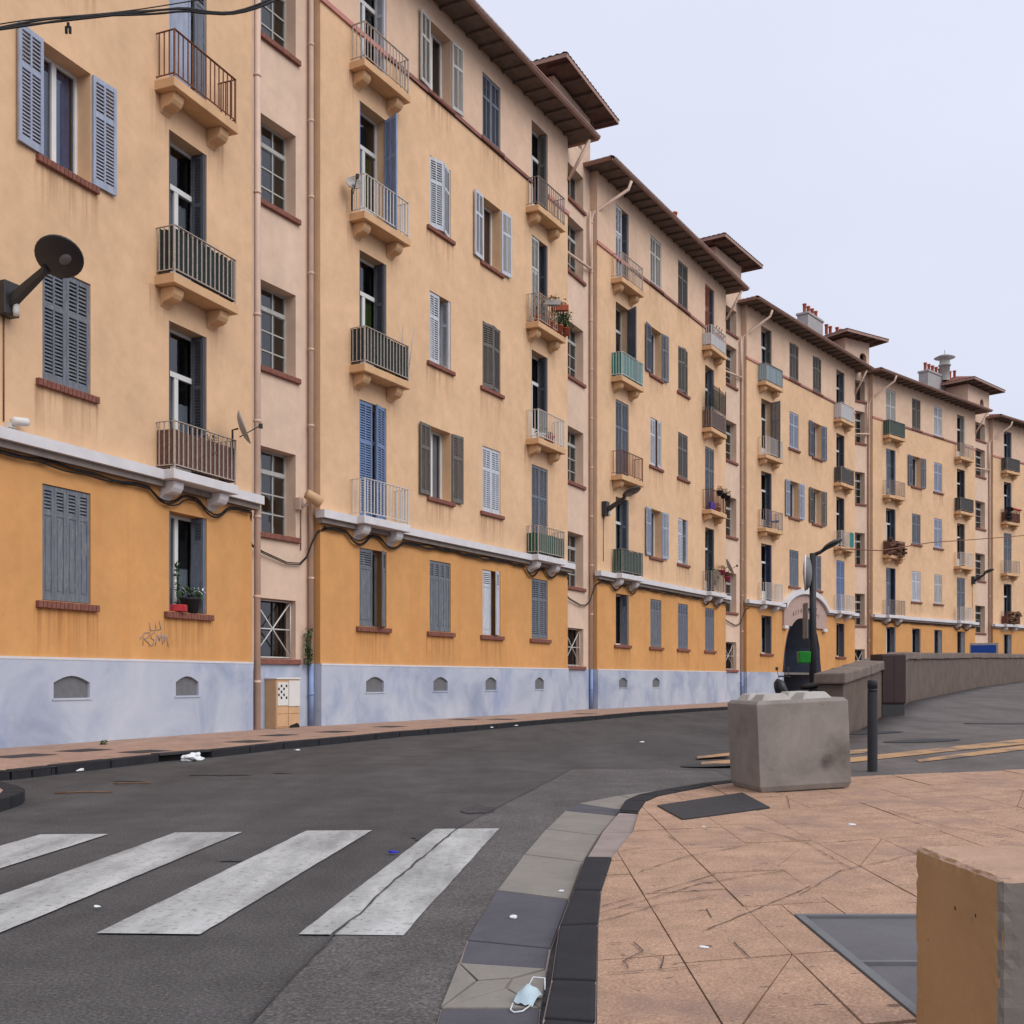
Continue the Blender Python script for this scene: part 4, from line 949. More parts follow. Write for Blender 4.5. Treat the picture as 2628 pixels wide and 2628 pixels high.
ST5 = dict(Ag=dict(k='fold', lk='panel', c='slate'), A1=dict(k='half', c='slate', c2='navy', r='grey_rail'), A2=dict(k='fold', c='dark', r='rust_rail', s='brown_screen'), A3=dict(k='half', c='slate', r='grey_rail'), A4=dict(k='closed', c='cream', r='grey_rail', s='green_screen', sh=.8),
           Bg=dict(k='fold', lk='panel', c='slate'), B1=dict(k='closed', c='white'), B2=dict(k='closed', c='grey'), B3=dict(k='open', c='slate'), B4=dict(k='closed', c='brownish'),
           Cg=dict(k='slit', lk='panel', c='grey'), C1=dict(k='closed', c='cream'), C2=dict(k='closed', c='pale'), C3=dict(k='closed', c='pale'), C4=dict(k='closed', c='white'),
           Dg=dict(k='slit', lk='panel', c='grey'), D1=dict(k='closed', c='grey', r='white_rail'), D2=dict(k='fold', c='brownish', r='white_rail'), D3=dict(k='fold', c='dark', r='grey_rail', s='dark_screen', sh=.8), D4=dict(k='fold', c='cream', r='pale_rail'))
ST6 = dict(Ag=dict(k='slit', lk='panel', c='grey'), A1=dict(k='fold', c='dark', r='rust_rail', s='brown_screen', sh=.5), A2=dict(k='closed', c='grey', r='pale_rail'), A3=dict(k='fold', c='slate', r='rust_rail', s='brown_screen', sh=.6), A4=dict(k='fold', c='slate', r='grey_rail', s='dark_screen', sh=.8))
LAB = {1: 'apartment block with a sprayed tag over its plinth and light blue open shutters', 2: 'apartment block with bright blue shutters on a white railed balcony beside the electric cabinet',
       3: 'apartment block with a teal balcony screen and a wall lamp on its left edge', 4: 'apartment block with the arched gateway under a curved white moulding',
       5: 'apartment block with a dark green top balcony screen and brown rugs over a balcony', 6: 'apartment block with a black top balcony screen beyond the blue board'}
BL = {}
for k, stt in ((1, ST1), (2, ST2), (3, ST3), (4, ST4), (5, ST5), (6, ST6)):
    BL[k] = make_block(k, stt, LAB[k], gate=(k == 4), cols='ABCD' if 1 < k < 6 else ('CD' if k == 1 else 'AB'))
BAY = {}
for k in range(1, 6):
    b, L, th, cu, roof = BL[k]; BAY[k] = make_bay(k, b, th); loc, rz, gl_ = BAY[k]
    d = Vector((math.cos(rz), math.sin(rz), 0)); nr = Vector((-math.sin(rz), math.cos(rz), 0))
    P = lambda u, v, z: tuple(loc + d * u + nr * v + Vector((0, 0, z)))
    u2 = gl_ - .09
    cz = [3.1 + 1.55 * i for i in range(9)]
    pipe(b, [P(u2, -.09, ZP), P(u2, -.09, 15.6), P(u2 + .08, -.12, 15.85), P(u2 + .9, -1.0, 16.75), P(u2 + .95, -1.08, 17.02)], collars=[P(u2, -.09, z) for z in cz])
    pipe(b, [P(u2, -.09, .1), P(u2, -.09, ZP)], m='pipe_blue', collars=[P(u2, -.09, .75)])
    if k == 1:
        pipe(b, [P(.13, -.27, .1), P(.13, -.27, 17.0)], .062, collars=[P(.13, -.27, z) for z in (1.0, 2.6, 4.1, 5.9, 7.9, 10.2, 12.4, 14.6)])
        pipe(b, [P(.34, -.06, .1), P(.34, -.06, ZP - .1)], .035, 'pipe_blue')
    else:
        pipe(b, [P(u2 - .16, -.1, 14.0), P(u2 - .16, -.1, 15.8)], .045)
        pipe(b, [P(.02, -.12, 13.85), P(u2 - .1, -.12, 14.0)], .045)
        pipe(b, [P(.0, -.28, 15.9), P(.12, -.9, 17.0)], .05)
# ------------------------------------------------------------------ things on the walls
def wall_uv(k, px, v=0.0):
    """where the sight line of a photo column meets the wall of block k, v metres in front of it: distance u along the wall, depth"""
    (lx, ly), (rx, ry) = BLK[k]; L = math.hypot(rx - lx, ry - ly); dx, dy = (rx - lx) / L, (ry - ly) / L; nx, ny = dy, -dx
    kx = (px - CX) / F; c_ = lx * nx + ly * ny + v; Y = c_ / (kx * nx + ny); return ((kx * Y - lx) * dx + (Y - ly) * dy, Y)
def wz(Y, py): return EYE + (YH - py) * Y / F
def on_wall(k, u, v, z):
    (lx, ly), (rx, ry) = BLK[k]; L = math.hypot(rx - lx, ry - ly); dx, dy = (rx - lx) / L, (ry - ly) / L
    return (lx + dx * u + dy * v, ly + dy * u - dx * v, z)
def wang(k): (lx, ly), (rx, ry) = BLK[k]; return math.atan2(ry - ly, rx - lx)

# chimneys
def chimney(b, u0, u1, y0, y1, z0, z1, pots, m='chimney_render', pot='terracotta'):
    c_ = MB().box(u0, u1, y0, y1, z0, z1).box(u0 - .05, u1 + .05, y0 - .05, y1 + .05, z1 - .1, z1 + .02).build('chimney', m, b, bevel=.01)
    for i in range(pots): MB().lathe([(.085, 0), (.085, .42), (.11, .44), (.11, .5), (.07, .5), (.07, .3)], 10).build('chimney_pot', pot, c_, (u0 + (u1 - u0) * (i + .5) / pots, (y0 + y1) / 2, z1 + .02))
    return c_
b4 = BL[4][0]; b5 = BL[5][0]; b3 = BL[3][0]
def roof_chimney(k, pa, pb, yin, top, pots, m='chimney_render', dp=.6):
    ua, Ya = wall_uv(k, pa, -yin); ub, Yb = wall_uv(k, pb, -yin); chimney(BL[k][0], ua, ub, yin, yin + dp, 17.15, wz((Ya + Yb) / 2, top), pots, m)
roof_chimney(3, 1738, 1756, 1.0, 575, 1, 'roof_tile', .5)
roof_chimney(4, 2074, 2112, 1.6, 812, 4); roof_chimney(5, 2382, 2428, 1.6, 958, 5)
for k, n in ((4, 5), (5, 3)):
    loc, rz, gl_ = BAY[k]; d = Vector((math.cos(rz), math.sin(rz), 0)); nr = Vector((-math.sin(rz), math.cos(rz), 0))
    for i in range(n):
        p = loc + d * (-.55 + i * .42) + nr * (1.15 + .1 * (i % 2)); MB().lathe([(.08, 0), (.08, .42), (.105, .44), (.105, .5), (.06, .5)], 10).build('chimney_pot', 'terracotta', BL[k][0], (p.x, p.y, 19.3 + .1 * i * (k == 5)))
p = BAY[5][0] + Vector((math.cos(BAY[5][1]), math.sin(BAY[5][1]), 0)) * -.75 + Vector((-math.sin(BAY[5][1]), math.cos(BAY[5][1]), 0)) * 1.3
v_ = MB().lathe([(.3, 0), (.3, .9), (.36, .9), (.36, 1.0), (.3, 1.0), (.3, 1.3), (.62, 1.4), (.3, 1.56), (.03, 1.6), (.02, 1.9)], 16); v_.build('roof_vent', 'dirty_frame', BL[5][0], (p.x, p.y, 19.2))

def lamp_head(parent, loc, ang, tilt, roll=0):
    mt = Matrix.Translation(loc) @ Matrix.Rotation(ang, 4, 'Z') @ Matrix.Rotation(tilt, 4, 'X') @ Matrix.Rotation(roll, 4, 'Y')
    h = MB(); h.lathe([(.30, .0), (.315, .012), (.30, .04), (.22, .085), (.12, .105), (.001, .11)], 28, mt); h.build('lamp_head', 'black_metal', parent)
    g_ = MB(); g_.lathe([(.30, .0), (.2, -.02), (.001, -.028)], 28, mt); g_.build('lamp_glass', 'scooter_black', parent)
    l_ = MB(); l_.lathe([(.001, -.034), (.06, -.033), (.07, -.02)], 14, mt @ Matrix.Translation((.06, -.05, 0)) @ Matrix.Diagonal((1, 1.4, 1, 1))); l_.build('lamp_bulb', 'vent_grey', parent)
def wall_lamp(k, px, py, label, tilt=-24, roll=0):
    u, Y = wall_uv(k, px); z = wz(Y, py); e = empty('wall_lamp', on_wall(k, u, 0, z), wang(k), label=label, cat='street lamp', group='black wall lamps')
    MB().box(-.13, .13, -.17, 0, -.26, .2).build('lamp_box', 'black_metal', e, bevel=.01)
    a = MB(); v = [(-.06, -.12, -.18), (.06, -.12, -.18), (.06, -.12, .0), (-.06, -.12, .0), (-.045, -.78, .24), (.045, -.78, .24), (.045, -.78, .34), (-.045, -.78, .34)]
    a.add(v, [(0, 1, 5, 4), (1, 2, 6, 5), (2, 3, 7, 6), (3, 0, 4, 7), (7, 6, 5, 4)]); a.build('lamp_arm', 'black_metal', e, bevel=.01)
    lamp_head(e, (0, -1.0, .42), 0, R(tilt), R(roll))
    MB().lathe([(.001, -.2), (.035, -.2), (.045, -.14), (.045, -.06), (.03, -.02), (.001, -.02)], 12, Matrix.Translation((.03, -.205, -.06))).build('lamp_sensor', 'cabinet_white', e)
    MB().tube([(0, -.012, -.26), (.0, -.012, -1.7)], .011, 6).build('lamp_cable', 'rust_rail', e)
wall_lamp(1, 8, 765, 'black wall lamp beside the grey closed shutters of the tagged block', -24, 34)
wall_lamp(3, 1548, 1304, 'black wall lamp over the green slatted balcony screen')
wall_lamp(5, 2495, 1488, 'black wall lamp above the blue board, near the stair bay')

# graffiti tag on block 1
def wp(px, py, v=.006, k=1): u, Y = wall_uv(k, px, v); return (u, -v, wz(Y, py))
gf = MB()
for s_ in [[(384, 1597), (386, 1618)], [(386, 1618), (412, 1615)], [(399, 1597), (400, 1614)], [(409, 1593), (413, 1615)],
           [(369, 1624), (367, 1656)], [(360, 1640), (372, 1624), (384, 1622), (383, 1634), (370, 1640), (382, 1651), (386, 1657)], [(398, 1622), (388, 1628), (388, 1638), (396, 1643), (393, 1655), (382, 1657)],
           [(399, 1657), (404, 1626), (409, 1645), (415, 1622), (417, 1654)], [(416, 1640), (424, 1628), (421, 1648), (428, 1630), (432, 1660)]]:
    pts = [wp(*p) for p in s_]
    for a, b_ in zip(pts, pts[1:]): gf.tube([(a[0], a[1], a[2]), (b_[0], b_[1], b_[2])], .007, 5)
gf.build('graffiti_tag', 'spray_grey', BL[1][0])

# cables under the string courses
def cable_run(k, ua, ub, label, n=3):
    c_ = MB(); cu = BL[k][3]
    for j in range(n):
        pts = []; u = ua; ph = random.uniform(0, 6)
        while u < ub:
            z = ZS - .30 - .025 * j + .02 * math.sin(u * 2.3 + ph) + .012 * math.sin(u * 7 + ph); v = -.05 - .012 * j
            for q in 'AD':
                for cx_ in (cu[q][0] - .1, cu[q][1] + .12):
                    dd = abs(u - cx_)
                    if dd < .42: z -= .2 * (1 - (dd / .42) ** 2); v = -.05 - .012 * j
            pts.append((u, v, z)); u += .12
        c_.tube(pts, .013, 6)
    (lx, ly), _ = BLK[k]; o = c_.build('cable_bundle', 'black_cable', None, (lx, ly, 0), wang(k), label=label, cat='cable', group='cables under the white mouldings')
CL = {1: 'black cable bundle under the white moulding of the block with the tag', 2: 'black cable bundle under the white moulding above the blue vents beside the cabinet', 3: 'black cable bundle under the white moulding below the green slatted balcony', 5: 'black cable bundle under the white moulding beyond the gateway'}
for k in (1, 2, 3, 5): cable_run(k, 3.5 if k == 1 else .05, BL[k][1] - .02, CL[k])
for k in (1, 2, 3):                                            # loops across the bays
    loc, rz, gl_ = BAY[k]; (lx, ly), _ = BLK[k]; d = Vector((math.cos(rz), math.sin(rz), 0)); nr = Vector((-math.sin(rz), math.cos(rz), 0)); c_ = MB()
    for j in range(2):
        pts = [tuple(loc + d * u + nr * v + Vector((0, 0, z - .03 * j))) for u, v, z in [(-.06, -.3, ZS - .32), (.02, -.2, ZS - .55), (.04, -.17, ZS - .78), (.1, -.17, ZS - .9), (.5, -.08, ZS - .98), (gl_ * .6, -.06, ZS - 1.12), (gl_ * .8, -.06, ZS - 1.1), (gl_ - .25, -.1, ZS - .95), (gl_ - .18, -.16, ZS - .7), (gl_ - .05, -.22, ZS - .42), (gl_ + .15, -.31, ZS - .33)]]
        c_.tube(pts, .012, 6)
    c_.build('cable_loop', 'black_cable', None, (lx, ly, 0), wang(k), label=['', 'black cable looping across the stair bay over the electric cabinet', 'black cable looping across the stair bay before the teal screened block', 'black cable looping across the stair bay before the gateway block'][k], cat='cable', group='cables under the white mouldings')

# beige floodlight housing on the first stair bay
loc, rz, gl_ = BAY[1]; (lx, ly), _ = BLK[1]; th1 = wang(1)
def bay_pt(k, u, v, z):
    loc, rz, gl_ = BAY[k]; th = wang(k); p = loc + Vector((math.cos(rz), math.sin(rz), 0)) * u - Vector((-math.sin(rz), math.cos(rz), 0)) * v; p = Matrix.Rotation(th, 3, 'Z') @ p
    return (BLK[k][0][0] + p.x, BLK[k][0][1] + p.y, z)
p0 = Vector(bay_pt(1, 1.6, 0, 4.55)); fl = empty('floodlight', p0, th1 + rz, label='beige round floodlight beside the stair windows over the cabinet', cat='floodlight')
MB().tube([(-.08, -.3, .2), (-.06, -.31, .19), (.1, -.36, .12), (.2, -.39, .07), (.22, -.395, .06)], [.06, .1, .11, .125, .12], 18).build('housing', 'cabinet_tan', fl)
MB().box(-.06, .06, -.12, 0, -.1, .14).tube([(0, -.1, -.05), (.06, -.26, .02)], .03, 8).build('bracket', 'pipe_paint', fl)
MB().tube([(.1, -.02, -.08), (.1, -.02, -.9)], .01, 6).build('wire', 'rust_rail', fl)
p0 = Vector(on_wall(1, wall_uv(1, 20)[0], 0, ZS + .02)); sc1 = empty('security_camera', p0, wang(1), label='small white security camera resting on the white moulding', cat='camera')
MB().lathe([(.001, -.14), (.05, -.14), (.06, -.1), (.06, .1), (.055, .12), (.001, .1)], 14, Matrix.Translation((.1, -.13, .13)) @ Matrix.Rotation(R(82), 4, 'Y')).build('body', 'cabinet_white', sc1)
MB().box(-.05, .05, -.1, 0, .03, .1).tube([(0, -.06, .06), (.08, -.12, .1)], .02, 8).build('mount', 'cabinet_white', sc1)

# electric cabinet
uA, uB = 0, 0
def bay_u(k, px, v):
    (ax, ay), (bx, by) = BLK[k][1], BLK[k + 1][0]; L = math.hypot(bx - ax, by - ay); dx, dy = (bx - ax) / L, (by - ay) / L; nx, ny = dy, -dx
    kx = (px - CX) / F; c_ = ax * nx + ay * ny - .25 + v; Y = c_ / (kx * nx + ny); return (kx * Y - ax) * dx + (Y - ay) * dy
u0, u1 = bay_u(1, 711, .32), bay_u(1, 771, .32); wd = u1 - u0; hc = .95
cab = empty('electric_cabinet', bay_pt(1, u0, .0, .1), th1 + rz, label='tan electric cabinet with white upper doors standing against the blue plinth', cat='cabinet')
MB().box(0, wd, -.3, -.02, 0, hc).build('cabinet_body', 'cabinet_tan', cab, bevel=.008)
MB().box(-.015, wd + .015, -.325, -.02, hc - .004, hc + .03).build('cabinet_top', 'cabinet_white', cab, bevel=.006)
h2 = wd / 2
MB().box(.02, h2 - .01, -.318, -.301, .44, hc - .06).build('cabinet_door', 'cabinet_white', cab)
MB().box(h2 + .005, wd - .012, -.325, -.301, .42, hc - .03).build('cabinet_door', 'cabinet_white', cab, bevel=.004)
ck = MB(); random.seed(3)
for (i, j) in [(1, 6), (3, 6), (0, 5), (2, 5), (1, 4), (0, 3), (2, 3), (1, 2), (3, 2)]:
    x, z = .03 + i * (h2 - .05) / 4, .44 + j * .057 + .02; ck.add([(x, -.3205, z), (x + .045, -.3205, z - .012), (x + .052, -.3205, z + .035), (x + .006, -.3205, z + .045)], [(0, 1, 2, 3)])
ck.build('sticker_pattern', 'black_cable', cab)
for x0 in (.012, h2 + .005):
    MB().box(x0, x0 + h2 - .02, -.312, -.301, .28, .41).build('cabinet_door', 'cabinet_tan', cab, bevel=.004); MB().box(x0, x0 + h2 - .02, -.313, -.301, .03, .268).build('cabinet_door', 'cabinet_tan', cab, bevel=.004)
MB().add([(h2 + .02, -.314, .0), (wd - .02, -.314, .0), (wd - .03, -.314, .06), (wd - .1, -.314, .095), (wd - .17, -.314, .075), (h2 + .05, -.314, .05)], [(0, 1, 2, 3, 4, 5)]).build('broken_corner', 'black_cable', cab)

# plants, pots and other things on balconies and sills
def leaves(name, parent, loc, r, h, n, m, sz=.05, seed=1, **kw):
    rg = random.Random(seed); l_ = MB()
    for _ in range(n):
        a = rg.uniform(0, 6.28); rr = r * math.sqrt(rg.random()); z = h * rg.random(); c_ = Vector((rr * math.cos(a), rr * math.sin(a), z)); q = Matrix.Rotation(rg.uniform(0, 6.28), 3, 'Z') @ Matrix.Rotation(rg.uniform(-1, 1), 3, 'X'); s_ = sz * rg.uniform(.6, 1.3)
        l_.add([tuple(c_ + q @ Vector(v)) for v in ((0, -s_, 0), (s_ * .45, 0, s_ * .15), (0, s_, 0), (-s_ * .45, 0, s_ * .15))], [(0, 1, 2, 3)])
    for _ in range(max(3, n // 12)): a = rg.uniform(0, 6.28); l_.tube([(0, 0, -.02), (r * .6 * math.cos(a), r * .6 * math.sin(a), h * rg.uniform(.6, 1))], .005, 4)
    return l_.build(name, m, parent, loc, **kw)
def pot_plant(loc, label, pr=.1, ph=.16, pm='terracotta', lr=.12, lh=.2, n=50, lm='leaf_green', fm=None, group='plant pots on sills and balconies', seed=1, long=None):
    e = empty('flower_pot', loc, label=label, cat='flower pot', group=group)
    if long: MB().box(-long / 2, long / 2, -.07, .07, 0, ph).build('planter', pm, e, bevel=.012)
    else: MB().lathe([(.001, 0), (pr * .72, 0), (pr, ph * .85), (pr * 1.1, ph * .87), (pr * 1.1, ph), (pr * .9, ph), (pr * .85, ph * .9), (.001, ph * .9)], 14).build('pot', pm, e)
    leaves('foliage', e, (0, 0, ph * .9), lr, lh, n, lm, .05, seed)
    if fm: leaves('blossom', e, (0, 0, ph * .9 + lh * .5), lr, lh * .6, n // 3, fm, .03, seed + 9)
    return e
def bal(k, c_, f, fx, v, dz=0): cu = BL[k][3][c_]; u = cu[0] - .36 + fx * (cu[1] - cu[0] + .73); return on_wall(k, u, v, (ZS + ST * (f - 1) if f else ZG0) + dz)
def sl(k, c_, fx, v=-.08, z=ZG0 + .0): cu = BL[k][3][c_]; return on_wall(k, cu[0] + fx * (cu[1] - cu[0]), v, z)
pot_plant(sl(1, 'D', .62, -.05), 'round black pot of green plants on the brick sill below the white moulding', .17, .26, 'black_pot', .24, .2, 90, seed=2, fm='litter_white')
pot_plant(sl(1, 'D', .22, .0), 'small red planter on the brick sill beside the lace curtain', .1, .12, 'flower_red', .05, .75, 60, seed=3, long=.3)
pot_plant(bal(1, 'D', 1, .62, .2), 'flower pot with violet blossom behind the brown reed screen', .14, .5, 'brown_screen', .22, .34, 70, 'leaf_dry', 'flower_violet', seed=4)
def dish(loc, ang, r, label, el=30):
    e = empty('satellite_dish', loc, ang, label=label, cat='satellite dish', group='satellite dishes on balconies'); mt = Matrix.Translation((0, -.12, .45)) @ Matrix.Rotation(R(90 - el), 4, 'X')
    MB().lathe([(r, .1), (r * .8, .06), (r * .5, .025), (.001, 0), (r * .5, .015), (r * .8, .045), (r, .085), (r, .1)], 22, mt).build('dish', 'dish_grey', e)
    MB().tube([(0, 0, 0), (0, 0, .42), (0, -.1, .45)], .018, 8).build('mast', 'dark_iron', e); MB().tube([(0, -.12, .3), (0, -.45, .5)], .01, 6).box(-.03, .03, -.52, -.45, .47, .55).build('feed_arm', 'dark_iron', e); return e
dish(bal(1, 'D', 1, .93, .36, .55), R(100), .3, 'thin satellite dish on the corner of the reed screened balcony', 20)
dish(bal(3, 'D', 1, .93, .36, .62), R(84), .34, 'round satellite dish over the balcony with red hanging pots', 25)
dish(bal(2, 'A', 3, -.04, .12, .02), wang(2) - R(40), .17, 'small white satellite dish at the edge of the balcony with the light blue door', 30)
# the overgrown balcony on block 2
for i, (fx, v, lm, n, lh) in enumerate([(.15, .25, 'leaf_dry', 60, .7), (.5, .3, 'leaf_dry', 70, .35), (.78, .36, 'leaf_green', 140, .45), (.97, .42, 'leaf_green', 160, .5), (1.02, .3, 'leaf_dry', 110, .55)]):
    pot_plant(bal(2, 'D', 3, fx, v, .02 if i < 2 else .05), ['tall dry plant in a pot at the left end of the overgrown balcony', 'dry plant in a pot in the middle of the overgrown balcony', 'leafy green plant behind the long red planter', 'green plant spilling over the corner of the overgrown balcony', 'dry yellowish plant at the right end of the overgrown balcony'][i], .12, .2, 'terracotta', .2, lh, n, lm, seed=20 + i)
pot_plant(bal(2, 'D', 3, .72, .44, .62), 'long red planter hung on the railing of the overgrown balcony', .1, .17, 'terracotta', .2, .16, 60, 'leaf_dry', long=.5, seed=31)
pot_plant(bal(2, 'D', 3, .42, .44, .62), 'long grey planter hung on the railing of the overgrown balcony', .1, .15, 'dish_grey', .2, .12, 40, 'leaf_dry', long=.5, seed=32)
pot_plant(bal(2, 'D', 2, .3, .2, .02), 'green plant in a white pot behind the pale railing', .12, .2, 'cabinet_white', .16, .3, 70, seed=33)
pot_plant(bal(2, 'D', 2, .6, .22, .02), 'reddish pot behind the pale railing with white rails', .14, .24, 'terracotta', .1, .12, 30, seed=34)
for i, (c_, f, fx, v, dz, pm, lm, fm, tx) in enumerate([('D', 2, .45, .44, .62, 'black_pot', 'leaf_dry', None, 'round black pot hung first on the rusty railing above the red pots'), ('D', 2, .72, .44, .58, 'black_pot', 'leaf_dry', 'flower_red', 'round black pot with red flowers hung on the rusty railing'), ('D', 2, .97, .44, .55, 'black_pot', 'leaf_dry', None, 'round black pot hung at the far corner of the rusty railing'),
        ('D', 2, .7, .2, .02, 'terracotta', 'leaf_dry', 'flower_red', 'terracotta pot standing behind the rusty railing'), ('D', 1, .45, .2, .3, 'brown_screen', 'leaf_green', None, 'bushy green plant on the balcony with the round dish'), ('D', 1, .7, .38, .72, 'pink_pot', 'leaf_dry', 'flower_red', 'red hanging pot beside the round dish'), ('D', 1, .93, .46, .5, 'pink_pot', 'leaf_dry', 'flower_red', 'pink pot hung outside the grey railing below the round dish')]):
    pot_plant(bal(3, c_, f, fx, v, dz), tx, .13, .2, pm, .2 if 'bushy' in tx else .14, .5 if 'bushy' in tx else .2, 120 if 'bushy' in tx else 45, lm, fm, seed=40 + i)
for fx, tx in ((.28, 'blue plastic drum behind the rusty railing at the wall side'), (.4, 'blue plastic drum behind the rusty railing at the door side')):
    MB().lathe([(.001, 0), (.08, 0), (.09, .05), (.09, .3), (.07, .34), (.03, .36), (.001, .36)], 14).build('drum', 'litter_blue', None, bal(3, 'D', 2, fx, .2, .01), label=tx, cat='drum', group='blue drums on the balcony')
# bent white clothes rack and rings on block 3's top balcony
rk = MB()
for i in range(3):
    p = Vector((.28 * i, 0, 0)); rk.tube([tuple(p + Vector((.16 * math.cos(a), .06 * math.sin(a * 2), .3 + .16 * math.sin(a)))) for a in [2 * math.pi * j / 14 for j in range(15)]], .012, 5)
    rk.tube([tuple(p + Vector((-.1, 0, .17))), tuple(p + Vector((0, 0, .0)))], .012, 5); rk.tube([tuple(p + Vector((.12, 0, .2))), tuple(p + Vector((.1, .04, .0)))], .012, 5)
rk.build('bicycle_parts', 'rust_rail', None, bal(3, 'D', 4, .45, .33, .5), wang(3), label='rusty bicycle parts piled on the white screened top balcony', cat='bicycle parts')
nt_ = MB(); wd_ = BL[3][3]['D'][1] - BL[3][3]['D'][0] + .73                        # net on posts
for x in (.04, wd_ * .55, wd_ - .04): nt_.box(x - .012, x + .012, -.38, -.355, .8, 1.75)
nt_.build('net_post', 'dark_iron', None, on_wall(3, BL[3][3]['D'][0] - .36, 0, ZS + 2 * ST), wang(3), label='thin dark posts carrying a net above the brown screened balcony', cat='net')
np_ = bpy.data.objects['net_post']; np_.name = 'balcony_net'
ng = MB(); n = 40
for i in range(n + 1):
    x = .04 + (wd_ - .08) * i / n; ng.box(x - .006, x + .006, -.372, -.366, .8, 1.7 - .16 * max(0, i / n - .5)); zz_ = .8 + .9 * i / n
    if i < n * .85: ng.box(.04, wd_ - .04, -.3655, -.362, zz_ - .005, zz_ + .005)
ng.build('netting', 'dark_screen', np_)
# blue parasol-backed chair on block 4
ch = empty('balcony_chair', bal(4, 'A', 2, .72, .2, .0), wang(4) + R(20), label='blue striped folding chair on the grey railed balcony of the gateway block', cat='chair')
MB().box(-.22, .22, -.2, .2, .38, .42).build('seat', 'sign_blue', ch); MB().box(-.22, .22, .17, .2, .42, .85).build('backrest', 'sign_blue', ch, bevel=.03)
for x in (-.2, .2):
    for y in (-.17, .18): MB().tube([(x, y, 0), (x, y, .4)], .013, 6).build('leg', 'pale_rail', ch)
cl = MB(); v = []
for i in range(9): v += [(.06 * i, .015 * math.sin(i * 1.7), 0), (.06 * i, .015 * math.sin(i * 1.7 + .5), -.72)]
cl.add(v, [(2 * i, 2 * i + 2, 2 * i + 3, 2 * i + 1) for i in range(8)]); cl.build('green_towel', 'teal_screen', None, bal(4, 'D', 2, .62, .42, .8), wang(4), label='green towel hung over a white railing of the gateway block', cat='towel')
# rubbish piled on block 5 and 6 balconies
def heap(loc, ang, m, label, wd=1.2, h=.5, seed=1, hang=.0):
    rg = random.Random(seed); h_ = MB()
    for _ in range(26):
        x, y, z = rg.uniform(0, wd), rg.uniform(-.12, .08), rg.uniform(-hang, h); s_ = rg.uniform(.08, .2); h_.box(-s_, s_, -s_ * .5, s_ * .5, -s_ * .3, s_ * .3, Matrix.Translation((x, y, z)) @ Matrix.Rotation(rg.uniform(-.8, .8), 4, 'Y') @ Matrix.Rotation(rg.uniform(0, 3), 4, 'Z'))
    h_.build('draped_rugs', m, None, loc, ang, label=label, cat='rugs', bevel=.02)
heap(bal(5, 'A', 2, .0, .42, .35), wang(5), 'brown_screen', 'brown rugs and boards heaped over the balcony beyond the gateway block', 1.6, .5, 5, .4)
heap(bal(6, 'A', 1, .15, .4, .1), wang(6), 'twig', 'brown boxes piled on the low balcony behind the blue board', 1.4, .7, 6)
heap(bal(6, 'A', 3, .0, .4, .4), wang(6), 'black_cable', 'dark bundle hung at the left of a rusty far balcony', .35, .5, 7, .2)
MB().tube([(.3, -.45, .75), (1.6, -.5, .72)], .06, 8).build('rolled_rug', 'flower_red', None, bal(6, 'A', 3, 0, 0, .1), wang(6), label='red rolled rug lying on the rail of a rusty far balcony', cat='rug')
for fx, tx, tl in ((.86, 'thin pole sticking up behind the dark screened balcony', .45), (1.0, 'thin pole leaning out of the corner of the dark screened balcony', .5)):
    MB().tube([(0, 0, 0), (.02 if fx < .9 else .22, -.05, .75 + tl)], .012, 6).build('pole', 'pale_rail', None, bal(2, 'A', 2, fx, .3, .02), wang(2), label=tx, cat='pole')
# ivy on the bay pipe
leaves('ivy', None, bay_pt(1, gl_ - .22, .12, 1.33), .09, .75, 110, 'leaf_green', .05, 77, label='dark weed growing on the pipe above the blue plinth', cat='weed')
# overhead wire
ow = MB()
for j in range(4):
    pts = []
    for i in range(31):
        t = i / 30; px = -60 + 860 * t; py = 78 - 95 * t + [0, 2, 4, 3][j] * math.sin(t * 9 + j * 1.3) * 2.2 - 14 * math.sin(math.pi * t) * (j == 3) + (26 * math.sin(math.pi * (t - .62) / .3) * (j < 3) if .62 < t < .92 else 0)
        Y = 10.5 + 2 * t; pts.append(((px - CX) / F * Y, Y, EYE + (YH - py) * Y / F))
    ow.tube(pts, .011 if j < 3 else .006, 6)
ow.build('overhead_cable', 'black_cable', label='twisted black cables slung across the street high by the top balcony', cat='cable')
pp = MB(); Y = 11.0; px, py = 175, 68
MB().box(-.012, .012, -.01, .01, -.05, 0).box(-.03, -.008, -.012, .012, -.11, -.04).box(.008, .03, -.012, .012, -.11, -.04).build('cable_clip', 'black_cable', bpy.data.objects['overhead_cable'], ((px - CX) / F * Y, Y, EYE + (YH - 58) * Y / F))
cw = MB(); pts = []
for px, py, Y in [(2150, 1408, 33), (2260, 1413, 40), (2390, 1392, 46), (2480, 1386, 50), (2560, 1380, 54), (2700, 1368, 58)]: pts.append(((px - CX) / F * Y, Y, EYE + (YH - py) * Y / F))
cw.tube(pts, .02, 5); cw.build('street_wire', 'rust_rail', label='thin wire running from the lamp post along the far blocks', cat='cable')

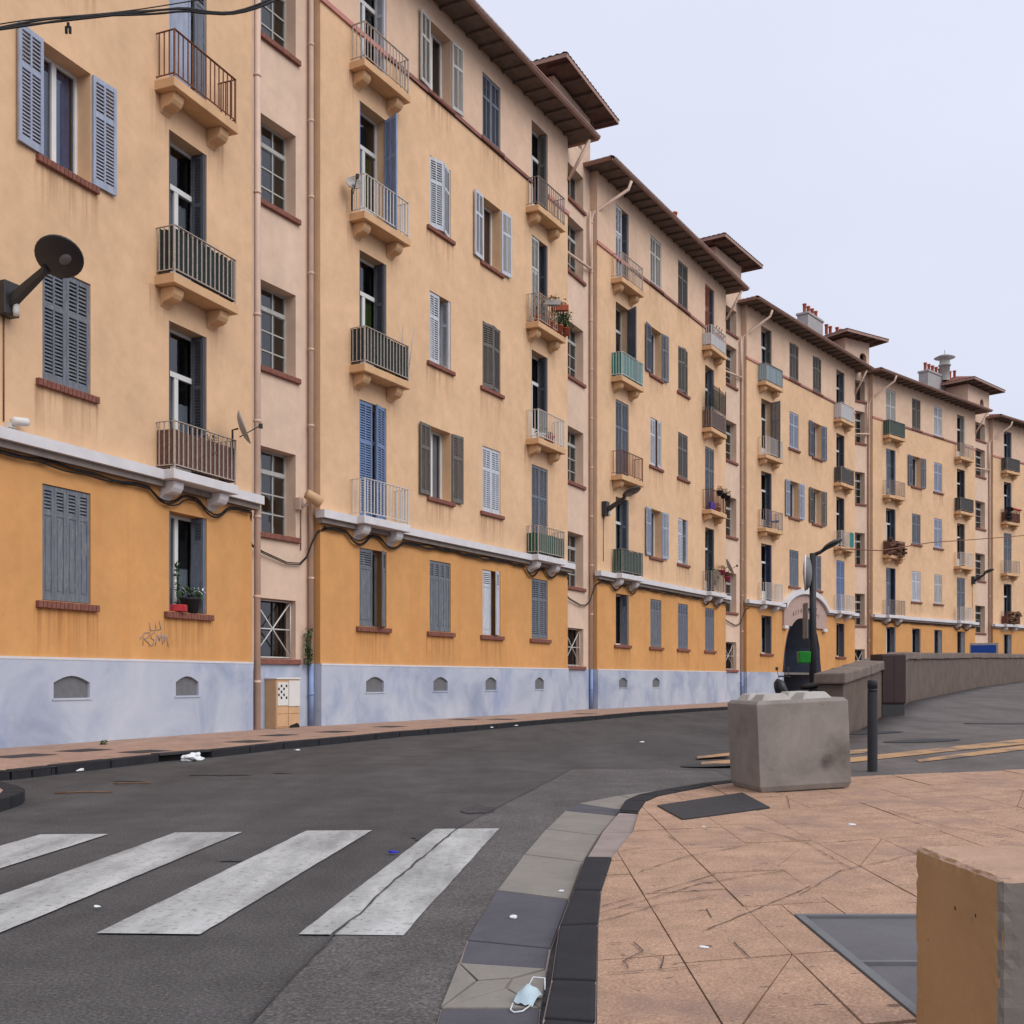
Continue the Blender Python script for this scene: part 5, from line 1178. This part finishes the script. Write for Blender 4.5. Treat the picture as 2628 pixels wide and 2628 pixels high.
# ------------------------------------------------------------------ street things
# concrete cube with studs
c0 = GS(1951.5, 2037, .05); zc0 = zp(*c0); ang = math.atan2(.16, .987)
cube = empty('concrete_block', (c0[0], c0[1], zc0 + .004), ang, label='grey concrete barrier cube with four studs on top standing on the pavement', cat='concrete block')
cube.rotation_euler = (0, R(-2.6), ang)
S_, H_ = .85, .80; cb = MB()
ins = .02
cb.add([(ins, ins, 0), (S_ - ins, ins, 0), (S_ - ins, .72 - ins, 0), (ins, .72 - ins, 0), (0, 0, .05), (S_, 0, .05), (S_, .72, .05), (0, .72, .05), (0, 0, H_ - .03), (S_, 0, H_ - .03), (S_, .72, H_ - .03), (0, .72, H_ - .03), (.03, .03, H_), (S_ - .03, .03, H_), (S_ - .03, .69, H_), (.03, .69, H_)],
       [(3, 2, 1, 0), (12, 13, 14, 15)] + [(a + i, a + (i + 1) % 4, a + 4 + (i + 1) % 4, a + 4 + i) for a in (0, 4, 8) for i in range(4)])
cs = NT('concrete_cube'); cs.rough(.9); cs.spec(.2)          # cast concrete with a soot smear low on one face
c_ = C(142, 134, 126); a_ = cs.ramp(cs.noise(2.4, 6, .65, dist=.5), (.3, tint(c_, .72)), (.7, tint(c_, 1.15)))
a_ = cs.mix(cs.ramp(cs.noise(34, 4, .7), (.6, g(0)), (.7, g(.3))), a_, tint(c_, 1.3)); a_ = cs.mix(cs.ramp(cs.noise(21, 3, .7), (.26, g(.5)), (.36, g(0))), a_, tint(c_, .45))
def smear(px, py, rad, k_, src):
    X, Y = GS(px, py, .05 + .0); Yf = c0[1] + .12; P_ = ((px - CX) / F * Yf, Yf, EYE - (py - YH) / F * Yf)
    d_ = cs.n('ShaderNodeVectorMath', operation='DISTANCE'); d_.inputs[1].default_value = P_; dn = cs.n('ShaderNodeMath', operation='MULTIPLY_ADD'); cs.l(cs.noise(11, 4, .6), dn.inputs[0]); dn.inputs[1].default_value = rad * 1.6; cs.l(cs.pos, d_.inputs[0]); cs.l(d_.outputs['Value'], dn.inputs[2])
    return cs.mix(cs.ramp(dn.outputs[0], (rad * .9, g(k_)), (rad * 2.2, g(0))), src, C(62, 50, 46))
a_ = smear(2118, 1955, .06, .85, a_); a_ = smear(2170, 1930, .16, .5, a_)
cs.col(a_); cs.bump(cs.noise(36, 4, .65), .35, .005)
cb.build('block_body', 'concrete_cube', cube, bevel=.008, seg=2)
for i in range(2):
    for j in range(2):
        x, y = .21 + .38 * i, .19 + .34 * j; a, t, hh_ = .145, .095, .055
        MB().add([(x - a, y - a, H_ - .01), (x + a, y - a, H_ - .01), (x + a, y + a, H_ - .01), (x - a, y + a, H_ - .01), (x - t, y - t, H_ + hh_), (x + t, y - t, H_ + hh_), (x + t, y + t, H_ + hh_), (x - t, y + t, H_ + hh_)], [(4, 5, 6, 7)] + [(k_, (k_ + 1) % 4, 4 + (k_ + 1) % 4, 4 + k_) for k_ in range(4)]).build('stud', 'concrete_top', cube, bevel=.008)
# bollard
bx = GS(2239, 1981); bz = hs(*bx); bh = EYE - (1745 - YH) * bx[1] / F - bz; r_ = 12.5 * bx[1] / F
bo = empty('bollard', (bx[0], bx[1], bz), label='dark grey steel bollard with a grooved head beside the concrete cube', cat='bollard')
MB().lathe([(r_, -.02), (r_, bh - .13)], 24).build('post', 'bollard_grey', bo)
MB().lathe([(r_ * .9, bh - .13), (r_ * .9, bh - .115), (r_ * 1.0, bh - .115), (r_ * 1.0, bh - .1), (r_ * .9, bh - .1), (r_ * .9, bh - .09), (r_, bh - .09), (r_, bh - .012), (r_ * .9, bh), (.001, bh)], 24).build('head', 'bollard_grey', bo)
# ochre block in the foreground
ob_ = empty('ochre_block', (1.09, 2.44, .045), R(1.5), label='chipped ochre painted stone block beside the steel framed cover', cat='stone block')
st_ = MB(); n = 7
bmx = bmesh.new(); bmesh.ops.create_cube(bmx, size=1); bmesh.ops.scale(bmx, vec=(.48, .48, .56), verts=bmx.verts); bmesh.ops.translate(bmx, vec=(.24, .24, .28), verts=bmx.verts)
bmesh.ops.bevel(bmx, geom=list(bmx.edges), offset=.01, segments=1, affect='EDGES'); bmesh.ops.subdivide_edges(bmx, edges=list(bmx.edges), cuts=24, use_grid_fill=True)
rg = random.Random(5)
from mathutils import noise as mn
for v in bmx.verts:
    e = sum(1 for a, lo_, hi_ in ((v.co.x, 0, .48), (v.co.y, 0, .48), (v.co.z, 0, .56)) if a < lo_ + .03 or a > hi_ - .03)
    d = (mn.noise(v.co * 30) + .6 * mn.noise(v.co * 75)) * (.005 if e >= 2 else .0008); v.co += (Vector((.24, .24, .28)) - v.co).normalized() * abs(d) * (1.6 if e >= 2 else 1)
me = bpy.data.meshes.new('block_body'); bmx.to_mesh(me); bmx.free(); me.materials.append(M('ochre_block_paint')); me.materials.append(M('block_top')); me.materials.append(M('concrete'))
for p in me.polygons: p.material_index = 1 if p.normal.z > .6 else (2 if p.normal.y < -.5 else 0)
ob('block_body', me, ob_)

# parapet wall of the side street
PW = [GS(2164, 1880), GS(2228, 1862), GS(2330, 1800), GS(2420, 1779), GS(2500, 1765), GS(2628, 1746)]
e1, e2 = PW[-2], PW[-1]; PW.append((e2[0] + (e2[0] - e1[0]) * 1.6, e2[1] + (e2[1] - e1[1]) * 1.6))
TOPZ = []
for (x, y), py in zip(PW, [1726, 1708, 1674, 1676, 1676, 1679, 1679]): TOPZ.append(EYE + (YH - py) * y / F)
pw = empty('parapet_wall', (PW[0][0], PW[0][1], hs(*PW[0])), label='brown rendered parapet wall with rough capstones climbing along the side street', cat='wall')
bo_ = offset_line(PW, -.42); m_ = MB(); O = Vector((PW[0][0], PW[0][1], hs(*PW[0])))
for i in range(len(PW) - 1):
    a, b_, c_, d_ = PW[i], PW[i + 1], bo_[i + 1], bo_[i]
    z0, z1, t0, t1 = hs(*a) - .1, hs(*b_) - .1, TOPZ[i] - .2, TOPZ[i + 1] - .2
    L_ = lambda p, z: tuple(Vector((p[0], p[1], z)) - O)
    m_.quad(L_(a, z0), L_(b_, z1), L_(b_, t1), L_(a, t0)); m_.quad(L_(c_, -.05), L_(d_, -.05), L_(d_, t0), L_(c_, t1)); m_.quad(L_(a, t0), L_(b_, t1), L_(c_, t1), L_(d_, t0))
    if i == 0: m_.quad(L_(d_, -.05), L_(a, -.05), L_(a, t0), L_(d_, t0))
m_.build('wall_body', 'wall_render', pw)
full = []; acc = 0
for i in range(len(PW) - 1):
    a, b_ = PW[i], PW[i + 1]; l = math.dist(a, b_); nseg = max(1, int(l / 1.15))
    for t in range(nseg):
        f0, f1 = t / nseg, (t + 1) / nseg; q = []
        lp = lambda u, v, f_: (u[0] + (v[0] - u[0]) * f_, u[1] + (v[1] - u[1]) * f_)
        fo, fi = offset_line(PW, .06), offset_line(PW, -.48)
        A_, B_, C_, D2_ = lp(fo[i], fo[i + 1], f0), lp(fo[i], fo[i + 1], f1), lp(fi[i], fi[i + 1], f1), lp(fi[i], fi[i + 1], f0)
        if i == 0 and t == 0: dx, dy = (a[0] - b_[0]) / l * .1, (a[1] - b_[1]) / l * .1; A_ = (A_[0] + dx, A_[1] + dy); D2_ = (D2_[0] + dx, D2_[1] + dy)
        za_, zb_ = TOPZ[i] + (TOPZ[i + 1] - TOPZ[i]) * f0 + random.uniform(-.012, .012), TOPZ[i] + (TOPZ[i + 1] - TOPZ[i]) * f1 + random.uniform(-.012, .012)
        v = [(*A_, za_ - .19), (*B_, zb_ - .19), (*C_, zb_ - .19), (*D2_, za_ - .19), (*A_, za_), (*B_, zb_), (*C_, zb_), (*D2_, za_)]
        v = [tuple(Vector(p) - O + Vector((random.uniform(-.012, .012), random.uniform(-.012, .012), random.uniform(-.008, .008)))) for p in v]
        MB().add(v, [(3, 2, 1, 0), (4, 5, 6, 7), (0, 1, 5, 4), (1, 2, 6, 5), (2, 3, 7, 6), (3, 0, 4, 7)]).build('capstone', 'capstone', pw, bevel=.03, seg=2)
# brown cabinet against the wall
cx0 = GS(2262, 1838); Yc = cx0[1]; zc = hs(*cx0); kx = Yc / F
cbn = empty('street_cabinet', (cx0[0], Yc, zc - .01), R(8), label='dark brown steel street cabinet standing before the parapet wall', cat='cabinet')
wd, hh_ = 68 * kx, (1838 - 1677) * kx
MB().box(.02, wd - .02, .02, .5, 0, .26).build('cabinet_base', 'black_metal', cbn, bevel=.01); MB().box(0, wd, 0, .52, .262, hh_).build('cabinet_body', 'cabinet_brown', cbn, bevel=.03, seg=2)
MB().box(.03, wd / 2 - .005, -.008, .0, .3, hh_ - .06).box(wd / 2 + .005, wd - .03, -.008, .0, .3, hh_ - .06).build('cabinet_door', 'cabinet_brown', cbn)
# framed blue board beyond the wall
kk = (2490 - CX) / F; Yb = 52.0; xb = kk * Yb; zb_ = EYE + (YH - 1678) * Yb / F; wb = 56 * Yb / F; hb = 22 * Yb / F
bd = empty('notice_board', (xb, Yb, 0), R(-30), label='blue board in a pale grey frame showing above the parapet wall', cat='board')
MB().box(.04, wb * 1.1, -.02, .02, zb_ + .04, zb_ + hb).build('board_panel', 'sign_blue', bd)
MB().box(-.03, wb * 1.1 + .08, .0, .06, zb_ - .04, zb_ + .035).box(-.03, wb * 1.1 + .08, .0, .06, zb_ + hb + .005, zb_ + hb + .1).box(-.03, .035, .001, .059, zb_ + .036, zb_ + hb + .004).box(wb * 1.1 + .005, wb * 1.1 + .08, .001, .059, zb_ + .036, zb_ + hb + .004).build('board_frame', 'chimney_render', bd)
for x in (.2, wb): MB().box(x - .04, x + .04, .062, .14, 0, zb_ + hb).build('post', 'chimney_render', bd)
# lamp post with mirror, sign and green box
Yp = 30.0; xp = (2086 - CX) / F * Yp; zt = EYE + (YH - 1420) * Yp / F
lp_ = empty('lamp_post', (xp, Yp, 0), label='grey lamp post with a traffic mirror standing in front of the gateway', cat='lamp post')
MB().tube([(0, 0, 0), (0, 0, zt * .55), (0, 0, zt)], [.11, .095, .085], 14).build('post', 'bollard_grey', lp_)
MB().tube([(0, 0, zt - .05), (.18, -.05, zt + .02), (.34, -.1, zt + .13)], .05, 8).build('lamp_arm', 'black_metal', lp_)
lamp_head(lp_, (.5, -.14, zt + .2), R(70), R(-28))
zm = EYE + (YH - 1470) * Yp / F
mt = Matrix.Translation((-.2, .0, zm)) @ Matrix.Rotation(R(-106), 4, 'Z') @ Matrix.Rotation(R(90), 4, 'X') @ Matrix.Diagonal((1, 1, 1, 1))
MB().lathe([(.46, .02), (.48, .0), (.47, -.05), (.36, -.13), (.18, -.17), (.001, -.18)], 28, mt).build('mirror_back', 'mirror_back', lp_)
MB().lathe([(.44, .015), (.3, .05), (.001, .075)], 28, mt).build('mirror', 'glass', lp_)
MB().lathe([(.485, -.02), (.5, .0), (.485, .03), (.45, .03)], 28, mt).build('mirror_rim', 'white_frame', lp_)
z0, z1 = EYE + (YH - 1640) * Yp / F, EYE + (YH - 1548) * Yp / F
MB().box(-.25, -.21, -.32, .12, z0, z1).build('sign_plate', 'mirror_back', lp_, bevel=.015); MB().box(-.22, .1, -.03, .03, z0 + .1, z0 + .16).box(-.22, .1, -.03, .03, z1 - .2, z1 - .14).build('sign_clamp', 'bollard_grey', lp_)
z0, z1 = EYE + (YH - 1702) * Yp / F, EYE + (YH - 1672) * Yp / F
MB().add([(-.4, -.16, z0), (-.1, -.16, z0), (-.1, .12, z0), (-.4, .12, z0), (-.42, -.18, z1), (-.09, -.18, z1), (-.09, .14, z1), (-.42, .14, z1)], [(3, 2, 1, 0), (4, 5, 6, 7), (0, 1, 5, 4), (1, 2, 6, 5), (2, 3, 7, 6), (3, 0, 4, 7)]).build('green_box', 'bin_green', lp_, bevel=.02); MB().box(-.1, .12, -.05, .05, z0 + .1, z0 + .15).build('box_clamp', 'bollard_grey', lp_)
# parked scooter
sx = (2062 - CX) / F * 27.0; sct = empty('scooter', (sx, 27.0, 0), R(100), label='black motor scooter parked behind the concrete cube near the lamp post', cat='scooter')
for y in (-.62, .62):
    t_ = MB(); t_.tube([(0, y + .24 * math.cos(a), .27 + .24 * math.sin(a)) for a in [2 * math.pi * i / 20 for i in range(21)]], .06, 8, False); t_.build('wheel', 'black_cable', sct)
    MB().lathe([(.001, -.03), (.17, -.03), (.19, 0), (.17, .03), (.001, .03)], 16, Matrix.Translation((0, y, .27)) @ Matrix.Rotation(R(90), 4, 'Y')).build('rim', 'vent_grey', sct)
def loft(name, secs, m, parent):
    b_ = MB(); n = 12; v = []
    for y, z, hw_, hz in secs: v += [(hw_ * math.copysign(abs(math.cos(t)) ** .7, math.cos(t)), y, z + hz * math.copysign(abs(math.sin(t)) ** .7, math.sin(t))) for t in [2 * math.pi * i / n for i in range(n)]]
    b_.add(v, [(i * n + k_, i * n + (k_ + 1) % n, (i + 1) * n + (k_ + 1) % n, (i + 1) * n + k_) for i in range(len(secs) - 1) for k_ in range(n)], None, True); b_.f += [tuple(len(b_.v) - len(v) + k_ for k_ in range(n)), tuple(len(b_.v) - n + k_ for k_ in range(n))]; b_.sm += [False, False]
    return b_.build(name, m, parent)
loft('body', [(-.85, .72, .06, .06), (-.7, .68, .16, .16), (-.3, .58, .18, .2), (.1, .38, .16, .12), (.35, .4, .15, .14), (.55, .7, .17, .32), (.68, .85, .14, .22), (.76, .9, .05, .08)], 'scooter_black', sct)
loft('seat', [(-.86, 1.02, .08, .05), (-.75, 1.0, .14, .07), (-.4, .92, .15, .08), (-.05, .86, .13, .07), (.08, .84, .06, .04)], 'black_cable', sct)
loft('top_box', [(-1.1, 1.15, .16, .12), (-1.0, 1.16, .2, .17), (-.78, 1.16, .2, .17), (-.7, 1.15, .15, .12)], 'scooter_black', sct)
MB().tube([(-.33, .5, 1.1), (-.12, .58, 1.12), (.12, .58, 1.12), (.33, .5, 1.1)], .018, 8).build('handlebar', 'black_metal', sct)
for x in (-.3, .3): MB().tube([(x, .52, 1.1), (x * 1.1, .55, 1.28)], .008, 6).box(x * 1.1 - .05, x * 1.1 + .05, .54, .57, 1.27, 1.35).build('mirror', 'black_metal', sct)

# ------------------------------------------------------------------ litter
def mask_litter(px, py):
    x, y = G(px, py, .02); m_ = MB(); n = 8; v = []
    for j in range(6):
        for i in range(n + 1): u = i / n - .5; w_ = j / 5 - .5; v.append((u * .12 + .02 * w_, w_ * .07, .045 * (1 - (2 * u) ** 2) * (1 - .6 * (2 * w_) ** 2) + .006 * (j % 2) + .004))
    m_.add(v, [(j * (n + 1) + i, j * (n + 1) + i + 1, (j + 1) * (n + 1) + i + 1, (j + 1) * (n + 1) + i) for j in range(5) for i in range(n)], None, True)
    o = m_.build('face_mask', 'mask_blue', None, (x, y, .016), R(70), label='pale blue face mask lying in the gutter by the dark kerb', cat='mask')
    MB().tube([(-.07, -.03, .01), (-.12, -.02, .004), (-.14, .0, .004), (-.12, .02, .004), (-.07, .03, .01)], .0025, 5).build('ear_loop', 'litter_white', o); MB().tube([(.07, -.03, .02), (.1, -.02, .05), (.1, .02, .05), (.07, .03, .02)], .0025, 5).build('ear_loop', 'litter_white', o)
mask_litter(1358, 2566)
bgx = G(495, 1953, .0); bgm = bmesh.new(); bmesh.ops.create_icosphere(bgm, subdivisions=3, radius=.09)
for v in bgm.verts: v.co += v.co.normalized() * mn.noise(v.co * 18) * .06; v.co.x *= 1.7; v.co.z = max(v.co.z * .75, -.03)
me = bpy.data.meshes.new('plastic_bag'); bgm.to_mesh(me); bgm.free(); me.materials.append(M('litter_white')); ob('plastic_bag', me, None, (bgx[0], bgx[1], .035), R(60), label='crumpled white plastic bag by the gully in the dark kerb', cat='bag')
rg = random.Random(11); LT = [(762, 1928, .05, 'litter_white', 'flat white scrap of paper on the road below the electric cabinet'), (1010, 2194, .035, 'litter_blue', 'small blue bottle cap beside a zebra stripe'), (1647, 1907, .05, 'litter_white', 'white crushed cup on the road left of the yellow lines'), (1318, 2364, .03, 'litter_white', 'white scrap of paper on the dark gutter slab'),
      (1440, 2296, .02, 'litter_white', 'tiny white scrap where pale and dark gutter slabs meet'), (1262, 1869, .05, 'litter_white', 'white scrap by the foot of the far kerb'), (1324, 1864, .05, 'litter_white', 'white wrapper by the far kerb near the third block'), (2185, 2137, .03, 'litter_white', 'white cigarette packet on the terracotta slabs'), (1806, 2142, .018, 'litter_white', 'small white ball of paper near the black access plate'), (1805, 2468, .02, 'litter_white', 'white stub lying on a slab joint'), (200, 1981, .09, 'litter_white', 'long white scrap below the corner kerb'), (248, 2335, .02, 'litter_white', 'white pebble between two zebra stripes'), (1706, 1982, .03, 'yellow_paint', 'yellow leaf lying on the pale asphalt patch')]
for i, (px, py, s_, m, lab) in enumerate(LT):
    x, y = GS(px, py, 0); z = hs(x, y) + (.052 if (px > 1600 and py > 2050) else (.016 if px > 1250 and py > 2200 else .014)); l_ = MB(); n = 7; v = [(s_ * rg.uniform(.6, 1.2) * math.cos(6.28 * k_ / n), .6 * s_ * rg.uniform(.6, 1.2) * math.sin(6.28 * k_ / n), .002 + s_ * .25 * rg.random()) for k_ in range(n)]
    l_.add(v + [(0, 0, s_ * .35)] + [(a, b_, 0) for a, b_, c_ in v], [(k_, (k_ + 1) % n, n) for k_ in range(n)] + [(n + 1 + k_, n + 1 + (k_ + 1) % n, (k_ + 1) % n, k_) for k_ in range(n)]); l_.build('litter', m, None, (x, y, z), rg.uniform(0, 3), label=lab, cat='litter')
for px, py, ln, tx in [(340, 2014, .35, 'reddish twig on the road below the gully'), (215, 2038, .5, 'long pale twig on the road by the corner kerb')]:
    x, y = G(px, py); MB().tube([(-ln / 2, 0, .012), (0, .03, .014), (ln / 2, -.01, .012)], .008, 5).build('twig', 'twig', None, (x, y, .004), R(15), label=tx, cat='twig')
for px, py, n, tx in [(265, 1911, 60, 'tuft of weeds at the foot of the blue plinth below the vents'), (2362, 1790, 60, 'tuft of weeds at the foot of the parapet wall')]:
    x, y = (GS(px, py) if px > 2000 else G(px, py, .1)); leaves('weed', None, (x, y, hs(x, y) if px > 2000 else .1), .1 if px > 2000 else .06, .06, n // 2, 'leaf_green', .03, px, label=tx, cat='weed')
